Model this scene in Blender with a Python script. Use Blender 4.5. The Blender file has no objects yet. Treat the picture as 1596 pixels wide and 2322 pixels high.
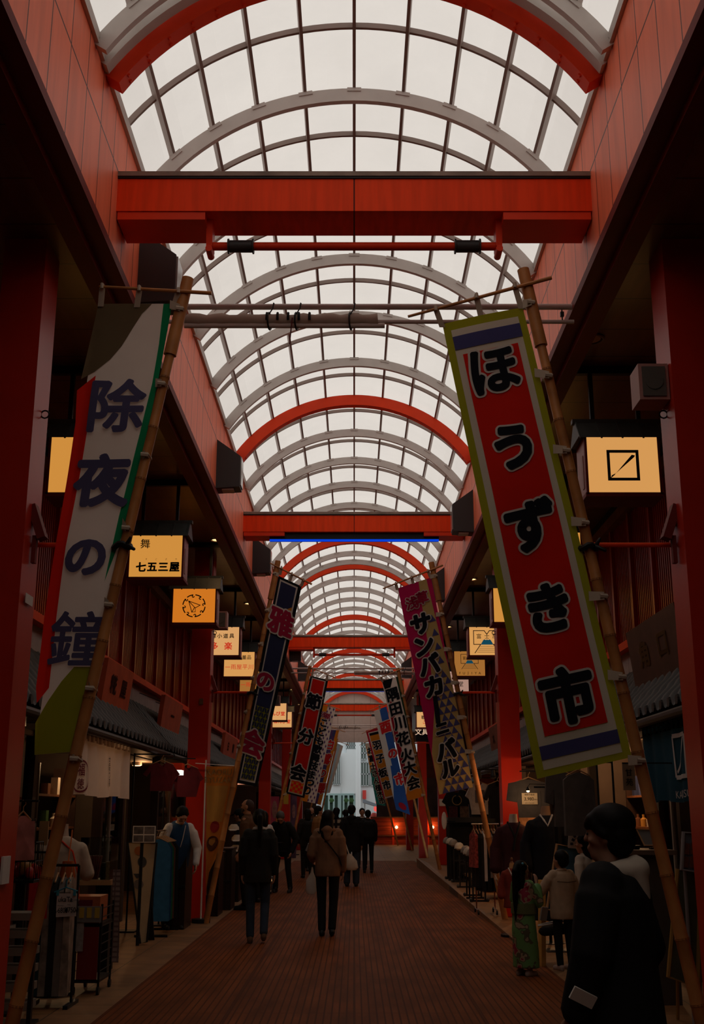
import bpy, bmesh, math, random
from mathutils import Vector, Matrix, Euler
random.seed(7)
V = Vector
SC = bpy.context.scene
COL = SC.collection

# ------------------------------------------------------------------ camera, sky, exposure
F, TH, EYE = 2550.0, math.radians(14.97), 1.6
CT, ST = math.cos(TH), math.sin(TH)
cam = bpy.data.cameras.new('camera')
cam.sensor_fit = 'VERTICAL'; cam.sensor_height = 36.0; cam.lens = F / 2322 * 36
cam.shift_x = -5 / 2322
cam.clip_end = 400; cam.clip_start = 0.1
camo = bpy.data.objects.new('camera', cam); COL.objects.link(camo)
camo.location = (0, 0, EYE); camo.rotation_euler = (math.pi / 2 + TH, 0, 0)
SC.camera = camo
SC.view_settings.view_transform = 'Standard'; SC.view_settings.look = 'None'
SC.view_settings.exposure = -0.35; SC.view_settings.gamma = 1.0
SC.view_settings.use_curve_mapping = False
SC.cycles.use_denoising = True
world = bpy.data.worlds.new('overcast_sky'); SC.world = world
world.use_nodes = True
bg = world.node_tree.nodes['Background']
bg.inputs[0].default_value = (0.90, 0.97, 1.0, 1); bg.inputs[1].default_value = 1.2


def lamp(name, kind, loc, energy, color, size=0.1, target=None, spot=None):
    l = bpy.data.lights.new(name, kind); l.energy = energy; l.color = color
    if kind == 'AREA': l.size = size
    else: l.shadow_soft_size = size
    if spot: l.spot_size = math.radians(spot); l.spot_blend = 0.6
    o = bpy.data.objects.new(name, l); COL.objects.link(o); o.location = loc
    if target is not None:
        o.rotation_euler = (V(target) - V(loc)).to_track_quat('-Z', 'Y').to_euler()
    return o


# photograph pixel -> place: on a plane facing the camera at distance y, or on the ground
def P(px, py, y):
    u, v = px - 803, 1843 - py
    d = y * CT / (1 - ST * CT * v / F)
    return V((u * d / F, y, EYE + CT * v * d / F))


def G(px, py, z=0.0):
    u, v = px - 803, 1843 - py
    d = F * (z - EYE) / (CT * v)
    return V((u * d / F, (d - (z - EYE) * ST) / CT, z))


# ------------------------------------------------------------------ materials
_M = {}


def mat(name, col, rough=0.6, noise=0.0, nscale=8.0, metal=0.0, emit=None, spec=0.22, coat=0.0, bump=0.0):
    if name in _M: return _M[name]
    m = bpy.data.materials.new(name); m.use_nodes = True; _M[name] = m
    nt = m.node_tree; b = nt.nodes['Principled BSDF']
    c = (*col, 1)
    b.inputs['Base Color'].default_value = c
    b.inputs['Roughness'].default_value = rough
    b.inputs['Metallic'].default_value = metal
    b.inputs['Specular IOR Level'].default_value = spec
    b.inputs['Coat Weight'].default_value = coat
    if emit:
        b.inputs['Emission Color'].default_value = (*emit[0], 1); b.inputs['Emission Strength'].default_value = emit[1]
    if noise or bump:
        tc = nt.nodes.new('ShaderNodeTexCoord'); n = nt.nodes.new('ShaderNodeTexNoise')
        n.inputs['Scale'].default_value = nscale; n.inputs['Detail'].default_value = 5
        nt.links.new(tc.outputs['Object'], n.inputs['Vector'])
        if noise:
            r = nt.nodes.new('ShaderNodeMapRange')
            r.inputs['From Min'].default_value = 0.25; r.inputs['From Max'].default_value = 0.75
            r.inputs['To Min'].default_value = 1 - noise; r.inputs['To Max'].default_value = 1 + noise
            nt.links.new(n.outputs['Fac'], r.inputs['Value'])
            mx = nt.nodes.new('ShaderNodeMix'); mx.data_type = 'RGBA'; mx.blend_type = 'MULTIPLY'
            mx.inputs['Factor'].default_value = 1; mx.inputs['A'].default_value = c
            nt.links.new(r.outputs['Result'], mx.inputs['B']); nt.links.new(mx.outputs['Result'], b.inputs['Base Color'])
        if bump:
            bp = nt.nodes.new('ShaderNodeBump'); bp.inputs['Strength'].default_value = bump
            nt.links.new(n.outputs['Fac'], bp.inputs['Height']); nt.links.new(bp.outputs['Normal'], b.inputs['Normal'])
    return m


def lines_mat(name, col, linecol, specs, rough=0.5, noise=0.1, nscale=6, stretch=(1, 1, 1), spec=0.22, streak=0.0):
    """solid colour with joint lines; specs: (axis, period, width, offset) in object metres"""
    m = mat(name, col, rough, spec=spec); nt = m.node_tree; b = nt.nodes['Principled BSDF']
    N, L = nt.nodes.new, nt.links.new
    tc = N('ShaderNodeTexCoord'); sx = N('ShaderNodeSeparateXYZ'); L(tc.outputs['Object'], sx.inputs[0])
    fac = None
    for ax, per, w, off in specs:
        a = N('ShaderNodeMath'); a.operation = 'ADD'; a.inputs[1].default_value = -off; L(sx.outputs[ax], a.inputs[0])
        if per:
            q = N('ShaderNodeMath'); q.operation = 'PINGPONG'; q.inputs[1].default_value = per / 2; L(a.outputs[0], q.inputs[0])
        else:
            q = N('ShaderNodeMath'); q.operation = 'ABSOLUTE'; L(a.outputs[0], q.inputs[0])
        t = N('ShaderNodeMath'); t.operation = 'LESS_THAN'; t.inputs[1].default_value = w / 2; L(q.outputs[0], t.inputs[0])
        if fac is None: fac = t.outputs[0]
        else:
            mm = N('ShaderNodeMath'); mm.operation = 'MAXIMUM'; L(fac, mm.inputs[0]); L(t.outputs[0], mm.inputs[1]); fac = mm.outputs[0]
    mp = N('ShaderNodeMapping'); mp.inputs['Scale'].default_value = stretch; L(tc.outputs['Object'], mp.inputs[0])
    n = N('ShaderNodeTexNoise'); n.inputs['Scale'].default_value = nscale; n.inputs['Detail'].default_value = 6
    L(mp.outputs[0], n.inputs['Vector'])
    r = N('ShaderNodeMapRange'); r.inputs['From Min'].default_value = 0.3; r.inputs['From Max'].default_value = 0.7
    r.inputs['To Min'].default_value = 1 - noise; r.inputs['To Max'].default_value = 1 + noise; L(n.outputs['Fac'], r.inputs['Value'])
    mx = N('ShaderNodeMix'); mx.data_type = 'RGBA'; mx.blend_type = 'MULTIPLY'; mx.inputs['Factor'].default_value = 1
    mx.inputs['A'].default_value = (*col, 1); L(r.outputs['Result'], mx.inputs['B'])
    m2 = N('ShaderNodeMix'); m2.data_type = 'RGBA'; L(fac, m2.inputs['Factor']); L(mx.outputs['Result'], m2.inputs['A'])
    m2.inputs['B'].default_value = (*linecol, 1); L(m2.outputs['Result'], b.inputs['Base Color'])
    bp = N('ShaderNodeBump'); bp.inputs['Strength'].default_value = 0.5; bp.inputs['Distance'].default_value = 0.01; bp.invert = True
    L(fac, bp.inputs['Height']); L(bp.outputs['Normal'], b.inputs['Normal'])
    return m


def emis(name, col, strength):
    if name in _M: return _M[name]
    m = bpy.data.materials.new(name); m.use_nodes = True; _M[name] = m
    nt = m.node_tree; nt.nodes.clear()
    e = nt.nodes.new('ShaderNodeEmission'); o = nt.nodes.new('ShaderNodeOutputMaterial')
    e.inputs[0].default_value = (*col, 1); e.inputs[1].default_value = strength
    nt.links.new(e.outputs[0], o.inputs[0]); return m


def cloth(name, col, noise=0.06, trans=0.25):
    """thin cloth: diffuse with a share of translucency"""
    if name in _M: return _M[name]
    m = mat(name, col, 0.9, noise, 5, spec=0.1); nt = m.node_tree; b = nt.nodes['Principled BSDF']
    out = [n for n in nt.nodes if n.type == 'OUTPUT_MATERIAL'][0]
    t = nt.nodes.new('ShaderNodeBsdfTranslucent'); t.inputs[0].default_value = (*col, 1)
    mx = nt.nodes.new('ShaderNodeMixShader'); mx.inputs[0].default_value = trans
    nt.links.new(b.outputs[0], mx.inputs[1]); nt.links.new(t.outputs[0], mx.inputs[2]); nt.links.new(mx.outputs[0], out.inputs[0])
    return m


def glass(name='clear_glass', col=(0.9, 0.95, 0.95), rough=0.03):
    if name in _M: return _M[name]
    m = bpy.data.materials.new(name); m.use_nodes = True; _M[name] = m
    nt = m.node_tree; nt.nodes.clear()
    t = nt.nodes.new('ShaderNodeBsdfTransparent'); t.inputs[0].default_value = (*col, 1)
    g = nt.nodes.new('ShaderNodeBsdfGlossy'); g.inputs['Roughness'].default_value = rough
    f = nt.nodes.new('ShaderNodeFresnel'); f.inputs[0].default_value = 1.45
    mx = nt.nodes.new('ShaderNodeMixShader'); o = nt.nodes.new('ShaderNodeOutputMaterial')
    nt.links.new(f.outputs[0], mx.inputs[0]); nt.links.new(t.outputs[0], mx.inputs[1]); nt.links.new(g.outputs[0], mx.inputs[2])
    nt.links.new(mx.outputs[0], o.inputs[0]); return m


def glazing_mat():
    m = bpy.data.materials.new('frosted_roof_glazing'); m.use_nodes = True
    nt = m.node_tree; nt.nodes.clear(); N, L = nt.nodes.new, nt.links.new
    tc = N('ShaderNodeTexCoord'); n = N('ShaderNodeTexNoise'); n.inputs['Scale'].default_value = 1.2; n.inputs['Detail'].default_value = 8
    n.inputs['Roughness'].default_value = 0.7
    L(tc.outputs['Object'], n.inputs['Vector'])
    r = N('ShaderNodeMapRange'); r.inputs['From Min'].default_value = 0.3; r.inputs['From Max'].default_value = 0.7
    r.inputs['To Min'].default_value = 0.93; r.inputs['To Max'].default_value = 1.0; L(n.outputs['Fac'], r.inputs['Value'])
    mx = N('ShaderNodeMix'); mx.data_type = 'RGBA'; mx.blend_type = 'MULTIPLY'; mx.inputs['Factor'].default_value = 1
    mx.inputs['A'].default_value = (0.97, 0.83, 0.735, 1); L(r.outputs['Result'], mx.inputs['B'])
    t = N('ShaderNodeBsdfTranslucent'); L(mx.outputs['Result'], t.inputs[0])
    d = N('ShaderNodeBsdfDiffuse'); d.inputs[0].default_value = (0.7, 0.68, 0.66, 1)
    ms = N('ShaderNodeMixShader'); ms.inputs[0].default_value = 0.08; L(t.outputs[0], ms.inputs[1]); L(d.outputs[0], ms.inputs[2])
    o = N('ShaderNodeOutputMaterial'); L(ms.outputs[0], o.inputs[0]); return m


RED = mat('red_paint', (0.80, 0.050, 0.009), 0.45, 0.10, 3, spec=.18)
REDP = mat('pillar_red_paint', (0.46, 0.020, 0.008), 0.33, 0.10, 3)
DRED = mat('dark_red_paint', (0.16, 0.014, 0.010), 0.6, 0.1, 3, spec=.2)
SLAT = mat('lacquered_red_slat', (0.36, 0.022, 0.007), 0.3, 0.15, 4)
GRAY = mat('gray_steel', (0.60, 0.55, 0.51), 0.45, 0.06, 6)
DGRAY = mat('taupe_steel', (0.30, 0.23, 0.20), 0.5, 0.06, 6)
CAPM = mat('weathered_gray_metal', (0.26, 0.20, 0.16), 0.7, 0.35, 5)
BLACK = mat('black_metal', (0.012, 0.011, 0.011), 0.45)
CHAR = mat('charcoal_panel', (0.045, 0.046, 0.046), 0.45)
WHITE = mat('white_paint', (0.70, 0.66, 0.62), 0.6, 0.05)
BAMBOO = mat('bamboo', (0.42, 0.17, 0.05), 0.4, 0.25, 6)
BAMD = mat('bamboo_node', (0.20, 0.075, 0.025), 0.5)
TAPE = cloth('cream_tie_cloth', (0.55, 0.45, 0.34))
WOOD = mat('brown_wood', (0.15, 0.055, 0.022), 0.5, 0.3, 5)
WOODL = mat('light_wood', (0.45, 0.24, 0.10), 0.5, 0.2, 5)
DWOOD = mat('dark_wood', (0.030, 0.013, 0.008), 0.5, 0.3, 5)
TILE = mat('gray_roof_tile', (0.058, 0.054, 0.050), 0.55, 0.25, 6)
CHROME = mat('chrome', (0.6, 0.6, 0.6), 0.2, metal=1)
PAPER = mat('paper_white', (0.62, 0.57, 0.50), 0.8, 0.05)
INK = mat('black_ink', (0.008, 0.008, 0.010), 0.7)
REDINK = mat('red_ink', (0.55, 0.03, 0.02), 0.7)
SKIN = mat('skin', (0.42, 0.22, 0.14), 0.55, 0.05)
HAIR = mat('black_hair', (0.007, 0.005, 0.004), 0.6, 0.3, 60, spec=.12, bump=.3)
GLASS = glass()

# ------------------------------------------------------------------ mesh building
def rotm(rx=0, ry=0, rz=0): return Euler((rx, ry, rz)).to_matrix()


class MB:
    def __init__(s): s.v, s.f, s.m, s.cur, s.xf = [], [], [], 0, None

    def _add(s, vs, fs):
        b = len(s.v)
        s.v += [tuple(s.xf @ V(p)) if s.xf is not None else tuple(p) for p in vs]
        s.f += [tuple(b + i for i in f) for f in fs]; s.m += [s.cur] * len(fs); return s

    def mi(s, i): s.cur = i; return s

    def box(s, lo, hi):
        (x0, y0, z0), (x1, y1, z1) = lo, hi
        return s._add([(x0, y0, z0), (x1, y0, z0), (x1, y1, z0), (x0, y1, z0), (x0, y0, z1), (x1, y0, z1), (x1, y1, z1), (x0, y1, z1)],
                      [(0, 3, 2, 1), (4, 5, 6, 7), (0, 1, 5, 4), (1, 2, 6, 5), (2, 3, 7, 6), (3, 0, 4, 7)])

    def cbox(s, c, size, rot=None):
        c = V(c); h = V(size) / 2; vs = []
        for k in ((-1, -1, -1), (1, -1, -1), (1, 1, -1), (-1, 1, -1), (-1, -1, 1), (1, -1, 1), (1, 1, 1), (-1, 1, 1)):
            p = V((k[0] * h.x, k[1] * h.y, k[2] * h.z)); vs.append(c + (rot @ p if rot is not None else p))
        return s._add(vs, [(0, 3, 2, 1), (4, 5, 6, 7), (0, 1, 5, 4), (1, 2, 6, 5), (2, 3, 7, 6), (3, 0, 4, 7)])

    def prism(s, pts, off):
        n = len(pts); off = V(off); a = [V(p) for p in pts]
        return s._add(a + [p + off for p in a], [tuple(range(n - 1, -1, -1)), tuple(range(n, 2 * n))] +
                      [(i, (i + 1) % n, n + (i + 1) % n, n + i) for i in range(n)])

    def poly(s, pts): return s._add(pts, [tuple(range(len(pts)))])

    def loft(s, rings, cap=True):
        n = len(rings[0]); vs = [p for r in rings for p in r]; fs = []
        for k in range(len(rings) - 1):
            for i in range(n):
                j = (i + 1) % n; fs.append((k * n + i, k * n + j, (k + 1) * n + j, (k + 1) * n + i))
        if cap: fs += [tuple(range(n - 1, -1, -1)), tuple(range((len(rings) - 1) * n, len(rings) * n))]
        return s._add(vs, fs)

    def oval(s, rows, n=20, cap=True):
        """rows: (cx, cy, z, rx, ry)"""
        return s.loft([[(cx + rx * math.cos(2 * math.pi * i / n), cy + ry * math.sin(2 * math.pi * i / n), z) for i in range(n)] for cx, cy, z, rx, ry in rows], cap)

    def cyl(s, p0, p1, r0, r1=None, n=12):
        r1 = r0 if r1 is None else r1; p0, p1 = V(p0), V(p1); d = (p1 - p0).normalized()
        a = d.orthogonal().normalized(); b = d.cross(a)
        return s.loft([[p + (a * math.cos(2 * math.pi * i / n) + b * math.sin(2 * math.pi * i / n)) * r for i in range(n)] for p, r in ((p0, r0), (p1, r1))])

    def tube(s, pts, r, n=8, closed=False):
        pts = [V(p) for p in pts]; rings = []; a = None
        for i, p in enumerate(pts):
            q0 = pts[i - 1] if (i or closed) else p; q1 = pts[(i + 1) % len(pts)] if (i < len(pts) - 1 or closed) else p
            d = (q1 - q0).normalized()
            a = d.orthogonal().normalized() if a is None else (a - d * a.dot(d)).normalized()
            b = d.cross(a); rr = r[i] if isinstance(r, (list, tuple)) else r
            rings.append([p + (a * math.cos(2 * math.pi * k / n) + b * math.sin(2 * math.pi * k / n)) * rr for k in range(n)])
        if closed: return s.loft(rings + [rings[0]], False)
        return s.loft(rings)

    def cap(s, p0, p1, r0, r1, n=12, flat=1.0, fdir=None):
        """tapered capsule; flat squeezes it along fdir"""
        p0, p1 = V(p0), V(p1); d = p1 - p0
        d = d.normalized() if d.length > 1e-6 else V((0, 0, 1))
        a = d.orthogonal().normalized() if fdir is None else (V(fdir) - d * V(fdir).dot(d)).normalized(); b = d.cross(a); rings = []
        for p, r, angs in ((p0, r0, (-75, -45, -15)), (p1, r1, (15, 45, 75))):
            for g in angs:
                g = math.radians(g); q = p + d * r * math.sin(g); rr = r * math.cos(g)
                rings.append([q + a * math.cos(2 * math.pi * i / n) * rr * flat + b * math.sin(2 * math.pi * i / n) * rr for i in range(n)])
        return s.loft(rings)

    def ell(s, c, r, n=16, rot=None, h=10):
        c = V(c); rings = []
        for k in range(h):
            g = math.pi * (k + 0.5) / h - math.pi / 2
            ring = []
            for i in range(n):
                p = V((r[0] * math.cos(g) * math.cos(2 * math.pi * i / n), r[1] * math.cos(g) * math.sin(2 * math.pi * i / n), r[2] * math.sin(g)))
                ring.append(c + (rot @ p if rot is not None else p))
            rings.append(ring)
        return s.loft(rings)

    def grid(s, fn, nu, nv):
        vs = [fn(i / nu, j / nv) for j in range(nv + 1) for i in range(nu + 1)]; w = nu + 1
        return s._add(vs, [(j * w + i, j * w + i + 1, (j + 1) * w + i + 1, (j + 1) * w + i) for j in range(nv) for i in range(nu)])

    def flatpoly(s, pts, fn, step=0.15):
        """an outline in 2-D, cut fine, each point sent through fn"""
        bm = bmesh.new(); bm.faces.new([bm.verts.new((p[0], p[1], 0)) for p in pts])
        bmesh.ops.triangulate(bm, faces=bm.faces[:])
        for _ in range(7):
            es = [e for e in bm.edges if e.calc_length() > step]
            if not es: break
            bmesh.ops.subdivide_edges(bm, edges=es, cuts=1)
            bmesh.ops.triangulate(bm, faces=[f for f in bm.faces if len(f.verts) > 3])
        bm.verts.index_update()
        s._add([fn(v.co.x, v.co.y) for v in bm.verts], [tuple(v.index for v in f.verts) for f in bm.faces]); bm.free(); return s

    def text(s, body, size, fn, bold=0.0, sx=1.0, fine=False):
        """letters of height size, centred on (0, 0), each point sent through fn(x, y)"""
        vs, fs = glyphs(body, bold, fine)
        return s._add([fn(x * size * sx, y * size) for x, y in vs], fs)

    def build(s, name, mats, parent=None, smooth=False, sharp=40):
        me = bpy.data.meshes.new(name); me.from_pydata(s.v, [], s.f)
        for m in (mats if isinstance(mats, (list, tuple)) else [mats]): me.materials.append(m)
        me.polygons.foreach_set('material_index', s.m)
        if smooth:
            me.polygons.foreach_set('use_smooth', [True] * len(me.polygons))
        me.update()
        if smooth: me.set_sharp_from_angle(angle=math.radians(sharp))
        return link(name, me, parent)


def link(name, me, parent=None):
    o = bpy.data.objects.new(name, me); COL.objects.link(o)
    if parent is not None:
        o.parent = parent; o.matrix_parent_inverse = Matrix.Translation(-parent.location)
    return o


_G = {}


def glyphs(body, bold, fine=False):
    k = (body, bold, fine)
    if k in _G: return _G[k]
    c = bpy.data.curves.new('t', 'FONT'); c.body = body; c.size = 1; c.resolution_u = 4
    o = bpy.data.objects.new('t', c); COL.objects.link(o)
    me = bpy.data.meshes.new_from_object(o.evaluated_get(bpy.context.evaluated_depsgraph_get()))
    vs = [(v.co.x, v.co.y) for v in me.vertices]; fs = [tuple(p.vertices) for p in me.polygons]
    bpy.data.objects.remove(o); bpy.data.curves.remove(c); bpy.data.meshes.remove(me)
    if vs:
        cx = (min(x for x, _ in vs) + max(x for x, _ in vs)) / 2; cy = (min(y for _, y in vs) + max(y for _, y in vs)) / 2
        vs = [(x - cx, y - cy) for x, y in vs]
    if fine and vs:
        bm = bmesh.new(); bv = [bm.verts.new((x, y, 0)) for x, y in vs]
        for f in fs:
            try: bm.faces.new([bv[i] for i in f])
            except ValueError: pass
        for _ in range(3):
            bmesh.ops.triangulate(bm, faces=[f for f in bm.faces if len(f.verts) > 3])
            es = [e for e in bm.edges if e.calc_length() > .22]
            if not es: break
            bmesh.ops.subdivide_edges(bm, edges=es, cuts=1)
        bmesh.ops.triangulate(bm, faces=[f for f in bm.faces if len(f.verts) > 3])
        bm.verts.index_update()
        vs = [(v.co.x, v.co.y) for v in bm.verts]; fs = [tuple(v.index for v in f.verts) for f in bm.faces]; bm.free()
    if bold and vs:        # a thicker brush: copies of the letter shifted round a circle
        nd = 22 if fine and bold > .05 else 10
        offs = [(0, 0)] + [(bold * math.cos(q * 2 * math.pi / nd), bold * math.sin(q * 2 * math.pi / nd)) for q in range(nd)]
        if bold > .07: offs += [(bold * .55 * math.cos(q * math.pi / 3), bold * .55 * math.sin(q * math.pi / 3)) for q in range(6)]
        n = len(vs); v0, f0 = vs, fs
        vs = [(x + dx, y + dy) for dx, dy in offs for x, y in v0]; fs = [tuple(i + n * q for i in f) for q in range(len(offs)) for f in f0]
    _G[k] = (vs, fs); return _G[k]


def tag(o, label, cat, group=None):
    o['label'] = label; o['category'] = cat
    if group: o['group'] = group
    return o


def thing(name, label, cat, loc=(0, 0, 0), group=None):
    o = bpy.data.objects.new(name, None); COL.objects.link(o); o.location = loc; o.empty_display_size = 0.1
    return tag(o, label, cat, group)


def struct(o, label=None, cat=None):
    o['kind'] = 'structure'
    if label: o['label'] = label
    if cat: o['category'] = cat
    return o


def remesh(name, mb, m, parent, vox=0.009, smooth=4):
    """one continuous skin grown over overlapping volumes"""
    me = bpy.data.meshes.new(name); me.from_pydata(mb.v, [], mb.f); me.update()
    bm = bmesh.new(); bm.from_mesh(me); bmesh.ops.recalc_face_normals(bm, faces=bm.faces[:]); bm.to_mesh(me); bm.free()
    o = link(name, me, parent)
    r = o.modifiers.new('r', 'REMESH'); r.mode = 'VOXEL'; r.voxel_size = vox
    if smooth:
        q = o.modifiers.new('s', 'SMOOTH'); q.factor = 0.5; q.iterations = smooth
    me2 = bpy.data.meshes.new_from_object(o.evaluated_get(bpy.context.evaluated_depsgraph_get()))
    o.modifiers.clear(); o.data = me2; bpy.data.meshes.remove(me); me2.name = name
    me2.materials.clear(); me2.materials.append(m)
    me2.polygons.foreach_set('use_smooth', [True] * len(me2.polygons)); me2.update()
    return o

# ================================================================== the arcade
FX, SOF, SPR = 1.90, 5.78, 7.05          # upper wall face, soffit height, springing of the vault
RAD, CZ = 2.27, 5.80                      # vault radius and centre height
HALF = math.asin(FX / RAD)
Y0, Y1 = -5.5, 63.0
GY = -4.5                                 # where the glazing begins
REDS = [7.5, 17.1, 26.7, 29.7, 37.9, 46.1, 54.3, 62.4]
BEAMS = [8.05, 18.65, 32.5, 43.6, 53.6]
PILLARS = [7.66, 18.13, 31.9, 41.9, 51.9]

# ---- floor
deck = lines_mat('grooved_wood_deck', (0.165, 0.046, 0.0125), (0.085, 0.023, 0.007), [(0, 0.062, 0.014, 0.0), (1, 1.95, 0.012, 0.3), (0, 1.035, 0.02, 0.0)],
                 0.62, 0.35, 1.5, (3, 0.6, 1), spec=0.05)
stone = lines_mat('pale_stone_paving', (0.22, 0.105, 0.040), (0.08, 0.045, 0.022), [(0, 0.45, 0.012, 0.2), (1, 0.45, 0.012, 0.1)], 0.55, 0.25, 3)
o = MB().box((-2.07, Y0, -0.1), (2.07, 40.6, 0.0)).build('floor', deck); struct(o)
o = MB().box((-5.6, Y0, -0.1), (-2.07, 40.6, 0.0)).build('sidewalk_floor_left', stone); struct(o)
m = MB().box((2.07, Y0, -0.1), (5.6, 13, 0.0))
m.prism([(2.07, 13, -0.1), (2.07, 13, 0), (2.07, 33, .24), (1.92, 36.2, .25), (1.92, 36.2, -0.1)], (3.7, 0, 0))
o = m.build('sidewalk_floor_right', stone); struct(o)
o = MB().box((-9, 40.6, -0.1), (9, 100, 0.0)).box((5.6, Y0, -.1), (9, 40.6, 0)).build('plaza_floor', stone); struct(o)

# ---- upper red walls, soffits, shop front walls
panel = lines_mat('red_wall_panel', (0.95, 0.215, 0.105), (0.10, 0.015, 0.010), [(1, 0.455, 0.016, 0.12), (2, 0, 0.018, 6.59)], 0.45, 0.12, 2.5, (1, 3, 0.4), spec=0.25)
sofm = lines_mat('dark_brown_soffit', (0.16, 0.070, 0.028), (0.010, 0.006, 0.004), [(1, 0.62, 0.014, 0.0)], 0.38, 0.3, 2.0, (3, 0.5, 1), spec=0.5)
plaster = lines_mat('white_plaster', (0.42, 0.36, 0.33), (0.16, 0.12, 0.1), [(1, 1.2, 0.012, 0.5)], 0.8, 0.08)
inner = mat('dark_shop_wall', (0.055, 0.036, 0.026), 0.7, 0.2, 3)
for sd, nm in ((-1, 'left'), (1, 'right')):
    def bx(mb, xa, xb, ya, yb, za, zb):
        xa, xb = sorted((sd * xa, sd * xb)); return mb.box((xa, ya, za), (xb, yb, zb))
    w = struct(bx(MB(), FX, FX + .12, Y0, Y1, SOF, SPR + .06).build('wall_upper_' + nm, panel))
    bx(MB(), FX - .035, FX + .10, Y0, Y1, SOF - .03, SOF + .05).build('edge_trim', DRED, w)
    bx(MB(), FX - .03, FX + .14, GY, Y1, SPR + .0, SPR + .10).build('gutter', GRAY, w)
    bx(MB(), FX + .10, FX + .24, Y0, Y1, SOF - .10, SOF - .005).build('soffit_trim', DRED, w)
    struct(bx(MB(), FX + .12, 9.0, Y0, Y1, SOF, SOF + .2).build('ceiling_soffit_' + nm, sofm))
    yb = 36.0 if sd > 0 else Y1
    # facade: slats above a plaster band
    w = struct(bx(MB(), 3.66, 3.8, Y0, yb, 3.30, SOF).build('wall_facade_' + nm, mat('facade_backing', (0.05, 0.008, 0.006), 0.6)))
    m = MB(); y = 5.0; k = 0
    while y < yb:
        thick = 0.075 if k % 12 == 0 else 0.030
        bx(m, 3.56 if k % 12 == 0 else 3.60, 3.66, y, y + thick, 3.74, 5.40); y += 0.085; k += 1
    m.build('slat_cladding', SLAT, w)
    bx(MB(), 3.52, 3.66, Y0, yb, 3.66, 3.76).build('bottom_rail', RED, w)
    bx(MB(), 3.50, 3.66, Y0, yb, 5.38, 5.52).build('cornice_board', WOOD, w)
    bx(MB(), 3.63, 3.66, Y0, yb, 3.30, 3.67).build('plaster_band', plaster, w)
    bx(MB(), 3.55, 3.66, Y0, yb, 3.27, 3.34).build('flashing', BLACK, w)
    bx(MB(), 3.64, 3.66, Y0, yb, 5.52, SOF).build('dark_frieze', mat('dark_frieze', (0.02, 0.022, 0.018), 0.8, 0.5, 12), w)
    # tiled awnings, one per bay
    ays = [5.0, 7.5, 18.0, 31.7, 36.0] if sd > 0 else [5.0, 7.5, 18.0, 31.7, 41.7, 51.7, 62.5]
    for k in range(len(ays) - 1):
        ya, ye = ays[k] + .06, ays[k + 1] - .06
        words = ['first', 'second', 'third', 'fourth', 'fifth', 'sixth'][k]
        t = thing('tiled_awning', f'gray tiled awning over the {nm} shop fronts, {words} one along from the camera', 'awning', (sd * 3.2, ya, 2.5), 'tiled awnings over the shops')
        m = MB(); n = int((ye - ya) / .27)
        def prof(a, b):
            yy = ya + (ye - ya) * a; ph = (a * n) % 1.0
            h = .075 * math.sqrt(max(0, 1 - ((ph - .3) / .3) ** 2)) if ph < .6 else -.015 * math.sin((ph - .6) / .4 * math.pi)
            step = .018 * ((b * 5) % 1.0)
            return V((sd * (3.535 - .655 * b), yy, 3.27 - .72 * b + h + step))
        m.grid(prof, n * 8, 25); m.build('tile_courses', TILE, t, True, 50)
        m = MB()
        for q in range(n):
            yy = ya + (q + .3) / n * (ye - ya); m.cyl((sd * 2.865, yy, 2.575), (sd * 2.90, yy, 2.575), .045, n=10)
        m.build('eave_tile_ends', TILE, t)
        m = MB(); bx(m, 2.90, 2.96, ya, ye, 2.44, 2.52); m.build('eave_board', DWOOD, t)
        m = MB(); m.tube([(sd * 2.86, ya, 2.46), (sd * 2.86, ye, 2.46)], .045, 10); m.build('gutter', BLACK, t)
        m = MB(); m.prism([(sd * 3.54, ya, 3.2), (sd * 2.92, ya, 2.50), (sd * 3.54, ya, 2.50)], (0, ye - ya, 0)); m.build('soffit_body', DWOOD, t)
    # shop interiors
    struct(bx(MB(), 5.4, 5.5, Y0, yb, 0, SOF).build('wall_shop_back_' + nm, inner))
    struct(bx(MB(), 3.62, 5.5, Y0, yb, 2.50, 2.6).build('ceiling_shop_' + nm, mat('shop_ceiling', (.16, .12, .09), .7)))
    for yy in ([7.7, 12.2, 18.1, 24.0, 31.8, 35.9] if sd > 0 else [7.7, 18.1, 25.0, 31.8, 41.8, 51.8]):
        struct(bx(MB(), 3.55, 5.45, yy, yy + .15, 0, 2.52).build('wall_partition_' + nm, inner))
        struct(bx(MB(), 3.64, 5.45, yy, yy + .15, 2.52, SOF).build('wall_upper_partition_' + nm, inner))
# opening on the right beyond the shops
struct(MB().box((8.9, 36, 0), (9.0, 66, SOF)).build('wall_plaza_light_blocker', inner))  # unseen side wall, added so no sky light leaks in here
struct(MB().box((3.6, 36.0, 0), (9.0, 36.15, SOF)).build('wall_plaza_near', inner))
struct(MB().box((3.6, 63.0, 0), (9.0, 63.2, SOF)).build('wall_plaza_far', mat('plaza_back_wall', (.12, .03, .02), .6, .3, 3)))
# behind the camera: made-up closed end, added to keep the foreground dark
struct(MB().box((-9, Y0 - .2, -.1), (9, Y0, 7.5)).build('wall_back_light_blocker', inner))
struct(MB().box((-2.1, Y0, 7.05), (2.1, GY, 7.25)).build('ceiling_light_blocker', sofm))
struct(MB().prism([(-2.0, GY - .05, 7.0), (2.0, GY - .05, 7.0)] + [(2.45 * math.sin(a), GY - .05, CZ + 2.45 * math.cos(a)) for a in [HALF * (1 - k / 8) for k in range(17)]], (0, .08, 0)).build('wall_gable_light_blocker', plaster))

# ---- the glazed vault
ceil = struct(thing('ceiling', 'barrel vaulted roof of frosted panes between steel ribs', 'roof', (0, 6, SPR)))
gl = glazing_mat()


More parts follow.
